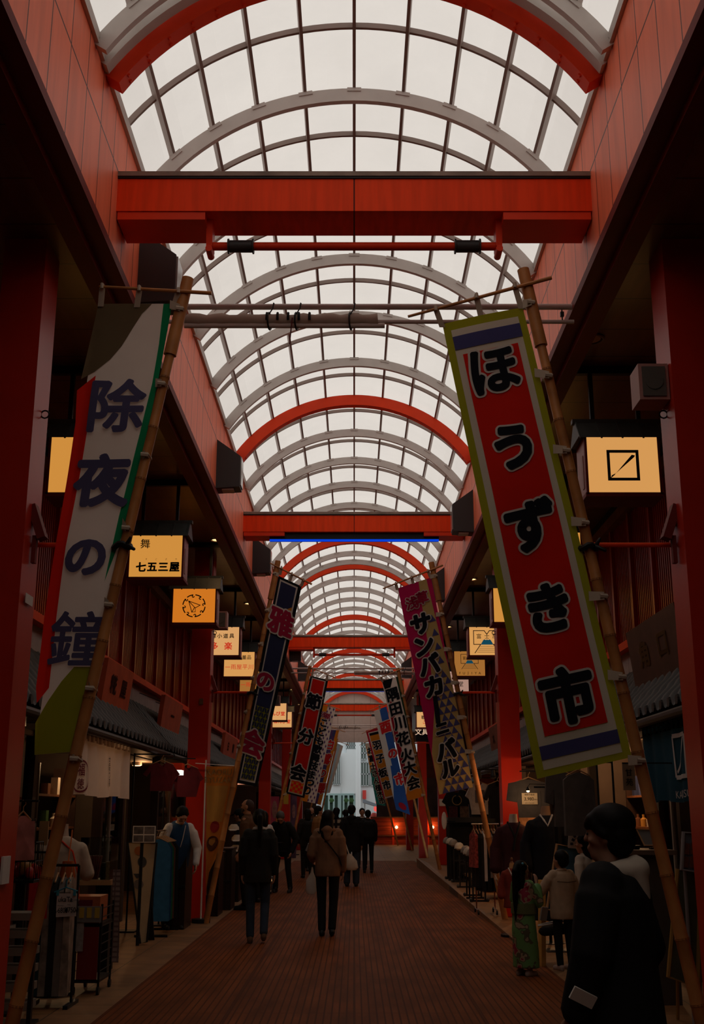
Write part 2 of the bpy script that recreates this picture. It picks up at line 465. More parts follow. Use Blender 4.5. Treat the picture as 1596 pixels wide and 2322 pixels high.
def arc(r, a): return r * math.sin(a), CZ + r * math.cos(a)


def arch(mb, y, r0, r1, w, n=40, half=HALF):
    rings = []
    for k in range(n + 1):
        a = -half + 2 * half * k / n
        (x0, z0), (x1, z1) = arc(r0, a), arc(r1, a)
        rings.append([(x0, y - w / 2, z0), (x0, y + w / 2, z0), (x1, y + w / 2, z1), (x1, y - w / 2, z1)])
    return mb.loft(rings)


m = MB()
for k in range(20):
    a0, a1 = (-HALF - .03 + (2 * HALF + .06) * q / 20 for q in (k, k + 1))
    (xa, za), (xb, zb) = arc(2.40, a0), arc(2.40, a1)
    m._add([(xa, GY, za), (xb, GY, zb), (xb, Y1, zb), (xa, Y1, za)], [(0, 1, 2, 3)])
m.build('glazing', gl, ceil)
for k in range(11):
    a = -HALF + 2 * HALF * k / 10
    m = MB(); x0, z0 = arc(2.345, a)
    m.xf = Matrix.Translation((x0, 0, z0)) @ Matrix.Rotation(a, 4, 'Y')
    m.box((-.014, GY, -.04), (.014, Y1, .04)); m.build('purlin', DGRAY, ceil)
ys = []
for a, b, n in ((GY, 7.08, 5), (7.5, 17.1, 6), (17.1, 26.7, 6), (26.7, 29.7, 2), (29.7, 37.9, 5), (37.9, 46.1, 5), (46.1, 54.3, 5), (54.3, 62.4, 5)):
    d = (b - a) / n
    for k in range(n):
        if k or a == GY: ys.append((a + d * k, 'g'))
        ys.append((a + d * (k + .5), 't'))
ys.append((7.10, 'g')); ys.append((29.2, 'g'))
for y, kd in ys:
    m = MB()
    if kd == 'g':
        arch(m, y, 2.17, 2.30, .055)
        for k in range(11):
            a = -HALF + 2 * HALF * k / 10; x, z = arc(2.285, a); m.cbox((x, y, z), (.13, .075, .035), rotm(0, a, 0))
        m.build('arch_rib', GRAY, ceil, True)
    else:
        arch(m, y, 2.34, 2.39, .028); m.build('glazing_rib', DGRAY, ceil, True)
for y in REDS:
    m = MB(); arch(m, y, 2.14, 2.31, .14)
    for k in range(19):
        for q in (-.035, .035):
            a = -HALF + 2 * HALF * (k + .5) / 19; x, z = arc(2.14, a); m.cbox((x, y + q, z), (.022, .022, .02), rotm(0, a, 0))
    m.build('red_arch', RED, ceil, True)
o = MB(); arch(o, 7.33, 2.22, 2.34, .10)
o.build('expansion_joint', GRAY, ceil, True)
# end wall
endp = lines_mat('beige_end_panel', (0.62, 0.52, 0.46), (0.3, 0.22, 0.18), [(0, 0.9, 0.02, 0.0), (2, 0, .02, 5.9)], 0.6, 0.05)
struct(MB().prism([(FX, 62.55, 7.0)] + [(2.4 * math.sin(HALF * (1 - k / 10)), 62.55, CZ + 2.4 * math.cos(HALF * (1 - k / 10))) for k in range(21)] + [(-FX, 62.55, 7.0)], (0, .1, 0)).build('wall_tympanum', endp))
struct(MB().box((-3.7, 62.7, 5.33), (3.7, 62.9, 7.1)).build('wall_end_lintel', endp))
struct(MB().box((-9, 62.7, 0), (-2.05, 62.9, 5.33)).build('wall_end_left', inner))

# ---- beams across
for i, y in enumerate(BEAMS):
    wd = ['nearest', 'second', 'third', 'fourth', 'fifth'][i]
    t = thing('cross_beam', f'{wd} red box beam spanning the arcade below the vault' + (', with a red roller pipe under it' if i in (0, 2, 4) else ', with a blue light line under it'), 'beam', (0, y, 6.2), 'red beams across the arcade')
    _M.get('beam_red') or lines_mat('beam_red', (0.93, 0.062, 0.008), (0.12, .012, .008), [(0, 0, .012, 0.0)], .5, .12, 3, (6, 1, .5), spec=.12)
    MB().box((-FX, y, 6.24), (FX, y + .40, 6.54)).build('beam_box', _M['beam_red'], t)
    m = MB().prism([(-FX, y - .02, 6.545), (-FX, y - .02, 6.585), (-FX, y + .06, 6.61), (-FX, y + .42, 6.61), (-FX, y + .42, 6.545)], (2 * FX, 0, 0)); m.build('weathered_cap', CAPM, t)
    MB().box((-FX, y - .012, 6.527), (FX, y, 6.543)).build('shadow_gap_strip', BLACK, t)
    for sd in (-1, 1):
        xs = sorted((sd * 1.19, sd * (FX - .01)))
        MB().box((xs[0], y + .01, 6.17), (xs[1], y + .40, 6.235)).build('end_box', RED, t)
    if i in (0, 2, 4):
        zz, yy = 6.045, y + .22
        for sd in (-1, 1):
            x = sd * 1.17
            MB().prism([(x - .025, yy - .09, 6.24), (x + .025, yy - .09, 6.24), (x + .025, yy - .06, 6.02), (x - .025, yy - .06, 6.02)], (0, .15, 0)).cyl((x, yy - .08, 5.99), (x, yy + .08, 5.99), .028).build('pipe_bracket', RED, t)
            m = MB()
            for q in (-.1, .1): m.cyl((sd * .92 + q - .006, yy, zz), (sd * .92 + q + .006, yy, zz), .062, n=20)
            m.cyl((sd * .92 - .09, yy, zz), (sd * .92 + .09, yy, zz), .05, n=20); m.build('pipe_collar', CHAR, t, True)
        m = MB(); m.cyl((-1.15, yy, zz), (1.15, yy, zz), .034, n=16); m.build('roller_pipe', RED, t, True)
    else:
        MB().box((-1.45, y + .08, 6.13), (1.45, y + .3, 6.235)).build('lamp_housing', BLACK, t)
        if i == 1: MB().box((-1.45, y + .10, 6.095), (1.45, y + .13, 6.13)).build('blue_light_strip', emis('blue_led', (0.003, 0.06, 0.75), 1.1), t)
        else: MB().box((-1.45, y + .10, 6.105), (1.45, y + .13, 6.13)).build('blue_light_strip', emis('dim_blue_led', (0.05, 0.08, 0.4), 0.5), t)

# ---- pillars
for i, y in enumerate(PILLARS):
    for sd, nm in ((-1, 'left'), (1, 'right')):
        if sd > 0 and i >= 3 and False: continue
        wd = ['nearest', 'second', 'third', 'fourth', 'fifth'][i]
        x0, x1 = sorted((sd * 2.315, sd * 2.63)); zb = 0 if sd < 0 or y < 14 else min(.25, .012 * (y - 13)) if y < 36 else 0
        t = thing('pillar', f'{wd} square red pillar on the {nm} side of the arcade', 'pillar', ((x0 + x1) / 2, y + .18, zb), 'red square pillars')
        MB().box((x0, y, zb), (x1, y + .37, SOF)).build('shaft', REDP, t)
        MB().box((x0 - .006, y - .006, zb), (x1 + .006, y + .376, zb + .012)).build('base_plate', DRED, t)
        # bracket arm holding the bamboo pole
        xm = sd * 1.69
        yb_ = y + (.30 if i == 0 else .19)
        m = MB(); m.tube([(sd * 2.33, yb_, 3.48), (xm, yb_, 3.48)], .018, 8); m.build('pole_bracket', RED, t)
        m = MB(); m.cbox((sd * 2.28, y + .19, 3.62), (.06, .10, .26), rotm(0, sd * .35, 0)); m.cbox((sd * 2.29, y + .19, 3.42), (.03, .05, .2)); m.build('bracket_plate', DRED, t)
        m = MB(); m.tube([(sd * 2.29 - sd * .03 * math.sin(a), y + .2, 4.45 + .03 * math.cos(a)) for a in [k * math.pi / 5 for k in range(11)]], .006, 6); m.build('hook_ring', BLACK, t)
        if i == 0 and sd < 0:
            MB().box((-2.302, y + .10, 3.02), (-2.298, y + .28, 3.09)).build('small_sticker', PAPER, t)
        if i == 1 and sd < 0:
            MB().box((-2.47, y - .03, 3.27), (-2.41, y, 3.36)).build('junction_box', WOOD, t)
        if i == 3 and sd < 0:
            MB().box((-2.55, y - .01, 1.9), (-2.37, y, 2.5)).build('yellow_notice', mat('yellow_sheet', (.45, .30, .03), .6), t)
# small loudspeakers on pillars
for i, (sd, y, lab) in enumerate([(1, 7.75, 'white boxy loudspeaker high on the nearest right pillar'), (-1, 18.3, 'white boxy loudspeaker behind the orange paper plane sign'), (-1, 32.0, 'small loudspeaker on the third left pillar')]):
    xa = sd * 2.2; t = thing('loudspeaker', lab, 'speaker', (xa, y, 4.55), 'loudspeakers on the pillars')
    MB().box((xa - .11, y - .02, 4.52), (xa + .11, y + .22, 4.80)).build('cabinet', mat('pinkish_box', (.38, .18, .15), .5), t)
    m = MB(); m.box((xa - .085, y - .03, 4.545), (xa + .085, y - .018, 4.775)).cyl((xa, y - .036, 4.66), (xa, y - .03, 4.66), .065, n=20); m.build('grille', mat('speaker_grille', (.10, .085, .07), .8), t)
    MB().box((xa + sd * .1 - .02, y + .05, 4.6), (xa + sd * .1 + .02, y + .15, 4.7)).build('mount', BLACK, t)

# dark cabinets on the upper walls
for i, (sd, y) in enumerate([(-1, 9.0), (-1, 14.8), (1, 17.3), (-1, 20.5), (1, 23.2), (-1, 32.95), (-1, 38), (1, 29.4), (1, 37.2)]):
    dk = ['nearest', 'second', 'nearest', 'third', 'second', 'fourth', 'fifth', 'third', 'fourth'][i]
    t = thing('wall_cabinet', f'{dk} charcoal slant-topped cabinet mounted on the {"left" if sd < 0 else "right"} upper red wall', 'cabinet', (sd * 1.75, y, 5.9), 'charcoal cabinets on the upper walls')
    m = MB().prism([(sd * FX, y, 6.60), (sd * 1.57, y, 6.36), (sd * 1.57, y, 5.92), (sd * FX, y, 5.90)], (0, .3, 0)); m.build('cabinet_body', CHAR, t)
    MB().box((sd * 1.74 - .08, y + .05, 5.885), (sd * 1.74 + .08, y + .22, 5.91)).build('vent_grille', GRAY, t)
    xs = sorted((sd * 1.555, sd * 1.57)); MB().box((xs[0], y + .02, 5.95), (xs[1], y + .28, 6.35)).build('glossy_side_panel', mat('glossy_panel', (.3, .28, .26), .12), t)

# ---- downlights in the soffit
for sd, ysd in ((-1, [11.7, 17.3, 22.9, 28.5, 34.1, 39.7, 45.3]), (1, [9.5, 14.9, 20.4, 25.9, 31.4, 37, 42.6])):
    for k, y in enumerate(ysd):
        wd = ['first', 'second', 'third', 'fourth', 'fifth', 'sixth', 'seventh'][k]
        t = thing('downlight', f'{wd} round warm downlight along the {"left" if sd < 0 else "right"} dark soffit', 'light', (sd * 2.16, y, SOF - .03), 'round downlights in the soffits')
        m = MB(); m.tube([(sd * 2.16 + .11 * math.cos(a), y + .11 * math.sin(a), SOF - .012) for a in [q * math.pi / 12 for q in range(24)]], .012, 6, True); m.build('trim_ring', DGRAY, t, True)
        m = MB(); m.cyl((sd * 2.16, y, SOF - .012), (sd * 2.16, y, SOF - .004), .085, n=24); off = sd > 0 and k == 0
        m.build('bulb', mat('unlit_bulb', (.45, .25, .12), .3) if off else emis('downlight_glow', (1, .62, .25), 2.6), t)
        if off: continue
        lamp('downlight_lamp', 'SPOT', (sd * 2.16, y, SOF - .05), 9, (1, .55, .22), .06, (sd * 2.16, y, 0), 110)

# ---- hanging pipes with a rolled banner
def pipes(y, za, zb, lab, labs, roll):
    t = thing('pipe_rail', lab, 'rail', (0, y, za), 'pipe rails between the upper walls')
    m = MB(); m.cyl((-FX, y, za), (FX, y, za), .026, n=12); m.build('upper_pipe', GRAY, t, True)
    m = MB(); m.cyl((-FX, y + .02, zb), (FX - .02, y + .02, zb), .018, n=12); m.build('lower_pipe', GRAY, t, True)
    for x in (-1.7, 1.78):
        m = MB(); m.cyl((x, y + .01, zb), (x, y + .01, za), .006, n=6).cbox((x, y + .01, (za + zb) / 2), (.03, .03, .04)); m.build('hanger', BLACK, t)
    r0, r1 = roll
    t = thing('rolled_banner', labs, 'banner', ((r0 + r1) / 2, y, zb), 'rolled up banners on the pipe rails')
    m = MB(); n = 26
    m.tube([(r0 + (r1 - r0) * k / n, y + .0, zb + .012 + .004 * math.sin(k * 1.7)) for k in range(n + 1)], [.042 + .012 * abs(math.sin(k * .9)) * (k % 3 != 0) for k in range(n + 1)], 12); m.build('rolled_cloth', cloth('dull_gray_cloth', (.62, .54, .46), .2, .3), t, True)
    m = MB(); m.cyl((r0, y + .0, zb - .045), (r1 + .06, y + .0, zb - .045), .022, n=10); m.build('bottom_batten', GRAY, t, True)
    for k in range(5):
        x = r0 + (r1 - r0) * (.44 + .055 * k); m = MB(); m.tube([(x - .02, y - .054 * math.cos(a), zb + .012 + .054 * math.sin(a)) for a in [-.5 + .3 * q for q in range(6)]], .012, 6); m.build('dark_print_mark', INK, t)
    for f in (.44, .58, .86):
        x = r0 + (r1 - r0) * f; m = MB()
        m.tube([(x + .012 * math.cos(a), y + .064 * math.cos(a), zb - .004 + .074 * math.sin(a)) for a in [q * math.pi / 8 for q in range(16)]], .008, 6, True)
        m.tube([(x, y - .05, zb + .04), (x + .03, y - .035, za - .03), (x + .035, y - .03, za + .02), (x + .05, y + .03, za + .02)], .006, 6); m.build('tie_rope', BLACK, t)
    m = MB(); xq = r0 + (r1 - r0) * .56; m.tube([(xq, y - .06, zb), (xq - .01, y - .06, zb - .12), (xq - .02, y - .06, zb - .24)], .006, 6); m.build('loose_rope_end', mat('maroon_rope', (.12, .03, .03), .8), t)


pipes(8.86, 5.79, 5.66, 'pair of gray pipes spanning the arcade behind the two front bamboo poles', 'rolled gray banner lashed with black rope to the near pipes', (-1.45, .2))
pipes(33.9, 5.79, 5.66, 'distant pair of gray pipes spanning the arcade behind the third poles', 'rolled dark banner lashed along the right of the distant pipes', (0, 1.75))
pipes(57.0, 5.82, 5.70, 'farthest pair of pipes below the fifth beam', 'rolled dark banner on the farthest pipes near the end lintel', (-1.5, .3))

# ================================================================== hanging lantern signs
FACE = {'amber': emis('amber_sign_face', (0.78, 0.335, 0.060), 1.0), 'pale': emis('pale_sign_face', (0.84, 0.40, 0.115), 1.0), 'orange': emis('orange_sign_face', (0.78, 0.22, 0.018), 1.0),
        'dim': emis('dim_amber_sign_face', (0.55, 0.22, 0.045), 0.8), 'pink': emis('pink_sign_face', (0.62, 0.36, 0.28), .8), 'cream': emis('cream_sign_face', (0.90, 0.46, 0.17), 0.95)}
ROOFM = mat('sign_roof_metal', (0.050, 0.052, 0.048), .5, .15, 8)
SFR = mat('sign_red_frame', (0.28, 0.06, 0.045), .4)


def sign(sd, y, face, label, art, z=4.72, w=.70, h=.56, x=2.5):
    X = sd * x; t = thing('lantern_sign', label, 'sign', (X, y, z - h / 2), 'lit box signs hung from the soffit'); d = .36
    m = MB().box((X - w / 2, y, z - h / 2), (X + w / 2, y + d, z + h / 2)); hs = m.build('housing', SFR, t)
    m = MB().box((X - w / 2 + .02, y - .012, z - h / 2 + .02), (X + w / 2 - .02, y + .002, z + h / 2 - .005)); lf = m.build('lit_face', FACE[face], t)
    m = MB().box((X - w / 2 - .01, y - .018, z - h / 2 - .02), (X + w / 2 + .01, y + d + .01, z - h / 2 + .018))
    for q in (-1, 1): m.box((X + q * (w / 2 - .01) - .011, y - .018, z - h / 2), (X + q * (w / 2 - .01) + .011, y + .02, z + h / 2))
    for q in (-.3, 0, .3): m.cyl((X + q * w, y - .022, z - h / 2), (X + q * w, y - .015, z - h / 2), .006, n=8)
    m.build('frame_edge', DRED, hs)
    for q in (-1, 1):
        m = MB().box((X + q * (w / 2 + .003) - .004, y + .07, z - .2), (X + q * (w / 2 + .003) + .004, y + .13, z + .12)); m.build('side_lettering', mat('side_lettering_gray', (.35, .2, .18), .6), hs)
    zt = z + h / 2
    m = MB(); m.prism([(X - w / 2 - .05, y - .06, zt - .02), (X - w / 2 - .05, y + d / 2 - .03, zt + .20), (X - w / 2 - .05, y + d / 2 + .03, zt + .20), (X - w / 2 - .05, y + d + .06, zt - .02), (X - w / 2 - .05, y + d + .03, zt + .0), (X - w / 2 - .05, y - .03, zt + .0)], (w + .10, 0, 0))
    for q in range(5):
        xx = X - w / 2 - .04 + (w + .08) * q / 4; m.prism([(xx - .008, y - .065, zt - .02), (xx - .008, y + d / 2 - .03, zt + .215), (xx - .008, y + d / 2 - .03, zt + .19), (xx - .008, y - .06, zt - .03)], (.016, 0, 0))
    sr = m.build('seamed_roof', ROOFM, t)
    m = MB(); m.box((X - w / 2 - .07, y + d / 2 - .04, zt + .19), (X + w / 2 + .07, y + d / 2 + .04, zt + .23)); m.build('roof_ridge', ROOFM, sr)
    for q in (-.22, .22):
        m = MB(); m.box((X + q - .02, y + d / 2 - .02, zt + .22), (X + q + .02, y + d / 2 + .02, SOF - .06)); m.build('hanger_rod', BLACK, t)
    m = MB(); m.box((X - .42, y + d / 2 - .03, SOF - .08), (X + .42, y + d / 2 + .03, SOF)); m.build('ceiling_bar', BLACK, t)
    if art:
        m = MB(); yy = y - .016
        art(m, lambda a, b: V((X + a, yy, z + b)))
        m.build('printed_lettering', [INK, emis('backlit_red_print', (.70, .035, .015), 1), emis('backlit_teal_print', (.008, .07, .11), 1), mat('slate_ink', (.06, .07, .09), .6)], lf)


def ring(m, fn, cx, cy, r0, r1, a0=0, a1=2 * math.pi, n=24):
    for k in range(n):
        p, q = a0 + (a1 - a0) * k / n, a0 + (a1 - a0) * (k + 1) / n
        m.poly([fn(cx + r * math.cos(a), cy + r * math.sin(a)) for r, a in ((r0, p), (r1, p), (r1, q), (r0, q))])


def stroke(m, fn, pts, w):
    for (ax, ay), (bx_, by) in zip(pts, pts[1:]):
        l = math.hypot(bx_ - ax, by - ay) or 1; nx, ny = -(by - ay) / l * w / 2, (bx_ - ax) / l * w / 2
        ex, ey = (bx_ - ax) / l * w / 2, (by - ay) / l * w / 2
        m.poly([fn(ax + nx - ex, ay + ny - ey), fn(ax - nx - ex, ay - ny - ey), fn(bx_ - nx + ex, by - ny + ey), fn(bx_ + nx + ex, by + ny + ey)])


def wr(m, fn, s, size, cx, cy, bold=.02, sx=1, gap=None):
    if gap:
        n = len(s)
        for k, ch in enumerate(s): m.text(ch, size, lambda a, b, k=k: fn(cx + (k - (n - 1) / 2) * gap + a, cy + b), bold, sx)
    else: m.text(s, size, lambda a, b: fn(cx + a, cy + b), bold, sx)


def art_square(m, f):
    m.mi(0)
    for a, b in (((-.135, .135), (.135, .135)), ((.135, .135), (.135, -.135)), ((.135, -.135), (-.135, -.135)), ((-.135, -.135), (-.135, .135))): stroke(m, f, [a, b], .028)
    m.poly([f(-.112, -.098), f(-.118, -.112), f(-.095, -.098), f(.105, .078), f(.115, .095), f(.085, .102), f(-.07, -.075)])
    stroke(m, f, [(-.085, -.09), (-.118, -.118)], .007)


def art_753(m, f):
    wr(m, f, '舞', .13, -.14, .165, .006); wr(m, f, 'すござや', .026, .09 - .02, -.035, .004, 1, .125)
    wr(m, f, '七五三屋', .13, .03, -.135, .045, 1, .14)


def art_plane(m, f):
    for k in range(8):
        a = k * math.pi / 4; ring(m, f, 0, 0, .165, .182, a + .1, a + .70, 8)
        ring(m, f, .150 * math.cos(a + .12), .150 * math.sin(a + .12), .008, .022, a, a + 5, 10)
    A, B, Cc, D, E_ = (-.085, .075), (.095, .01), (.02, -.035), (-.03, -.10), (.01, -.025)
    stroke(m, f, [A, B, Cc, A], .011); stroke(m, f, [A, D, E_], .011); stroke(m, f, [Cc, (.025, -.095), D], .008)


def art_komono(m, f): wr(m, f, '錦小道具', .095, .02, .10, .02, 1, .115); m.mi(1); wr(m, f, '多楽', .15, 0, -.09, .025, 1, .26); m.mi(0)
def art_sword(m, f): wr(m, f, '刀剣骨董品', .10, 0, .15, .012, 1, .105); m.mi(1); wr(m, f, '一雨屋平川', .12, 0, -.06, .004, 1, .125); m.mi(0)
def art_bonbi(m, f): m.mi(1); wr(m, f, 'ぼんび堂', .14, 0, -.06, .03, 1, .145); m.mi(0)


def art_fuji(m, f, small=False):
    k = .75 if small else 1.0; dy = .05 if small else 0
    def g(a, b): return f(a * k, b * k + dy)
    m.mi(3)
    stroke(m, g, [(-.05, .20), (-.25, .20), (-.25, -.06), (-.13, -.06)], .014); stroke(m, g, [(.05, .20), (.25, .20), (.25, -.06), (.13, -.06)], .014)
    stroke(m, g, [(-.05, .20), (0, .13), (.05, .20)], .014)
    stroke(m, g, [(-.12, -.06), (-.23, -.22)], .014); stroke(m, g, [(.12, -.06), (.23, -.22)], .014)
    m.mi(2); m.poly([g(-.12, -.065), g(-.07, .02), g(-.045, .035), g(-.02, .02), g(0, .035), g(.02, .02), g(.045, .035), g(.07, .02), g(.12, -.065)])
    m.mi(0)
    for q in range(4): stroke(m, g, [(-.13 - .02 * q, -.10 - .035 * q), (.13 + .02 * q, -.10 - .035 * q)], .006)
    wr(m, g, '富士屋', .10, 0, .095, .004, 1, .15)
    if small: wr(m, f, 'FUJIYA', .075, 0, -.205, .004, 1, .085)


def art_do(m, f): ring(m, f, -.12, .12, .09, .095); wr(m, f, '一堂', .14, .05, -.04, .006, 1, .17); wr(m, f, 'TOKYO', .04, 0, -.17, .002)
def art_oto(m, f): wr(m, f, '歌', .14, -.1, .08, .02); m.mi(1); wr(m, f, 'ごま', .14, .02, -.08, .02, 1, .15); m.mi(0); wr(m, f, 'SINCE', .05, 0, -.2, .002)


SG = 'box sign'
sign(-1, 10.0, 'amber', 'amber lantern sign half hidden behind the white front banner', None)
sign(-1, 13.85, 'amber', 'amber lantern sign with brush writing of a dance character and four bold kanji', art_753)
sign(-1, 17.35, 'orange', 'deep orange lantern sign with a paper plane inside a scrolled ring', art_plane)
sign(-1, 21.1, 'cream', 'cream lantern sign with two big red kanji below small black ones', art_komono)
sign(-1, 24.5, 'pale', 'pale amber lantern sign with black kanji over thin red script', art_sword)
sign(-1, 28.0, 'dim', 'dim lantern sign with red script behind the blue banner', art_sword)
sign(-1, 36.4, 'cream', 'nearer of two distant left lantern signs with red kana', art_bonbi)
sign(-1, 39.6, 'cream', 'farther of two distant left lantern signs with red kana', art_bonbi)
sign(1, 10.0, 'pale', 'nearest right lantern sign with a brush stroke in a black square', art_square)
sign(1, 13.7, 'amber', 'amber lantern sign hidden behind the front red and green banner', None)
sign(1, 17.3, 'amber', 'blank amber lantern sign beside the second right pillar', None)
sign(1, 21.1, 'pale', 'lantern sign with a teal mountain emblem and three thin kanji', art_fuji)
sign(1, 24.4, 'dim', 'dim lantern sign with a mountain emblem above FUJIYA', lambda m, f: art_fuji(m, f, True))
sign(1, 28.0, 'pink', 'pale pink lantern sign with thin kanji below FUJIYA', art_do)
sign(1, 39.6, 'cream', 'distant right lantern sign with black and red kana', art_oto)

# ================================================================== bamboo poles and banners
def pole(y, top, mid, label, armL, armR, arm_dy=0.05, r=.045, col=BAMBOO):
    a, b = P(*top, y), P(*mid, y); d = (b - a).normalized()
    zb = 0.0 if (b.x < 0 or y < 14 or y > 36) else min(.24, .012 * (y - 13))
    base = a + d * ((zb - a.z) / d.z)
    t = thing('bamboo_pole', label, 'pole', base, 'leaning bamboo banner poles')
    m = MB(); L = (base - a).length; n = 14; pts, rs = [], []
    for k in range(n + 1):
        for q, f in ((-.004, .97), (0, 1.06), (.004, .97)) if 0 < k < n else ((0, 1),):
            pts.append(base + (a - base) * (k / n) - d * q * 3); rs.append(r * (1.06 - .28 * k / n) * f)
    m.tube(pts, rs, 14); m.build('culm', col, t, True, 60)
    m = MB()
    for k in range(1, n): p = base + (a - base) * (k / n); m.cyl(p - d * .007, p + d * .007, r * (1.10 - .28 * k / n))
    m.build('culm_nodes', BAMD, t)
    m = MB(); m.cyl(a - d * .02, a + d * .62, r * 1.02, r * 1.08, 16); m.build('top_sleeve', col, t, True)
    m = MB(); p0, p1 = P(*armL, y - arm_dy), P(*armR, y - arm_dy); m.tube([p0, p0.lerp(p1, .5), p1], [.011, .014, .016], 8); m.build('cross_arm', col, t, True)
    return t, base, a


def pole_plane(y): return lambda px, py, k=0: P(px, py, y)


def banner(label, y, quad, art, grp='festival banners on bamboo poles', wave=.010, loops=(), toploops=True, back=(.4, .38, .34), name='festival_banner', side='R', armpts=None):
    """quad: the cloth's corners (TL, TR, BR, BL) in the photograph, all at distance y"""
    tl, tr, br, bl = [P(*q, y) for q in quad]
    t = thing(name, label, 'banner', ((tl + tr) / 2), grp)
    ux = (tr - tl).normalized(); L = (bl - tl).length; W = (tr - tl).length
    uz = (tl - bl).normalized()
    def wv(x, z): return wave * (math.sin(5.1 * z + 3 * x) + .6 * math.sin(9 * x - 3.3 * z + 1))
    def at(px, py, k=0):
        p = P(px, py, y); return V((p.x, p.y + wv(p.x, p.z) - .005 * k, p.z))
    def cl(a, b):
        p = (tl.lerp(tr, a)).lerp(bl.lerp(br, a), b); return V((p.x, p.y + wv(p.x, p.z), p.z))
    mats, m, pr = [], MB(), []
    class A: pass
    A.at = staticmethod(at); A.quad = quad; A.W, A.L = W, L
    def use(mb, lst, mt):
        if mt not in lst: lst.append(mt)
        mb.mi(lst.index(mt))
    def lay(pts, mt, k=1):
        use(m, mats, mt)
        w = [P(*q, y) for q in pts]
        m.flatpoly([(p.x, p.z) for p in w], lambda x, z: V((x, y + wv(x, z) - .005 * k, z)), .08 if y < 20 else .2)
    def uv(a, b):      # share of width, share of length -> photograph pixel
        (x0, y0), (x1, y1), (x2, y2), (x3, y3) = quad
        return ((x0 * (1 - a) + x1 * a) * (1 - b) + (x3 * (1 - a) + x2 * a) * b, (y0 * (1 - a) + y1 * a) * (1 - b) + (y3 * (1 - a) + y2 * a) * b)
    def rect(a0, b0, a1, b1, mt, k=1): lay([uv(a0, b0), uv(a1, b0), uv(a1, b1), uv(a0, b1)], mt, k)
    def ch(s, px, py, hpx, mt, bold=.03, outline=None, ob=.085, sx=1.0, k=3):
        prints, pm = MB(), []
        c = P(px, py, y); h = (P(px, py - hpx / 2, y) - P(px, py + hpx / 2, y)).length / .93
        for mt_, bd, kk in (([(outline, ob, k)] if outline else []) + [(mt, bold, k + 1)]):
            use(prints, pm, mt_)
            def fn(a, b, kk=kk):
                p = c + ux * a + uz * b; return V((p.x, y + wv(p.x, p.z) - .005 * kk, p.z))
            prints.text(s, h, fn, bd, sx, y < 20)
        pr.append(prints.build('printed_character', pm, t))
    A.lay, A.rect, A.ch, A.uv = staticmethod(lay), staticmethod(rect), staticmethod(ch), staticmethod(uv)
    base = art(A)
    use(m, mats, base); m.grid(cl, 14, 64) if y < 20 else m.grid(cl, 6, 24)
    co = m.build('cloth', mats, t, True)
    for o in pr: o.parent = co; o.matrix_parent_inverse = Matrix()
    # tie loops round the pole, and hanging tabs at the top edge
    for (px0, py0, px1, py1) in loops:
        m2 = MB(); a, b = P(px0, py0, y - .03), P(px1, py1, y - .06); hgt = .035
        m2.prism([a + V((0, 0, hgt)), a - V((0, 0, hgt)), b - V((0, 0, hgt * .8)), b + V((0, 0, hgt * .8))], (0, .004, 0))
        q = P(px1, py1, y); dx = .05 if px1 > px0 else -.05
        m2.tube([V((b.x - dx * .6, y - .055, b.z)), V((b.x + dx * .3, y - .05, b.z)), V((b.x + dx * .5, y + .02, b.z - .01)), V((b.x - dx * .6, y + .05, b.z))], .018, 6)
        m2.build('tie_loop', TAPE, t)
    if armpts:
        for (ax, ay, bx_, by) in armpts:
            m2 = MB(); a, b = P(ax, ay, y - .055), P(bx_, by, y - .012); w = V((.022, 0, 0)) * (y / 7.85) ** .2
            m2.prism([a - w, a + w, b + w, b - w], (0, .004, 0)); m2.tube([a + V((0, -.012, -.02)), a + V((0, -.012, .016)), a + V((0, .02, .02)), a + V((0, .02, -.02))], .013, 6); m2.build('hanging_tab', TAPE, t)
    return t


C_WHITE, C_GREEN, C_OLIVE, C_KHAKI = cloth('banner_white', (.82, .73, .64), trans=.4), cloth('banner_green', (.012, .27, .10)), cloth('banner_olive', (.32, .32, .016), trans=.35), cloth('banner_khaki', (.15, .105, .055))
C_RED, C_NAVY, C_INDIGO, C_GOLD = cloth('banner_red', (.78, .022, .010), trans=.35), cloth('banner_navy', (.030, .035, .085)), cloth('banner_indigo', (.075, .072, .20)), cloth('banner_gold', (.72, .27, .02), trans=.35)
C_BLACK, C_MAG, C_SAND, C_PURP = cloth('banner_black', (.010, .010, .012)), cloth('banner_magenta', (.46, .010, .085)), cloth('banner_sand', (.56, .40, .14)), cloth('banner_purple', (.13, .06, .18))
C_BLUE, C_TEAL, C_DGREEN, C_CRIM, C_PALEB = cloth('banner_blue', (.03, .09, .30)), cloth('banner_teal', (.02, .18, .17)), cloth('banner_dark_green', (.025, .06, .025)), cloth('banner_crimson', (.40, .012, .03)), cloth('banner_pale_blue', (.40, .55, .62))
T_INK = cloth('banner_ink', (.010, .010, .014), 0, .05); T_NAVY = cloth('banner_navy_ink', (.085, .075, .15), 0, .1); T_WH = cloth('banner_outline_white', (.66, .59, .52), 0, .2)
T_RED = cloth('banner_red_ink', (.55, .02, .02), 0, .1); T_CRIM = cloth('banner_crimson_ink', (.33, .012, .045), 0, .1)


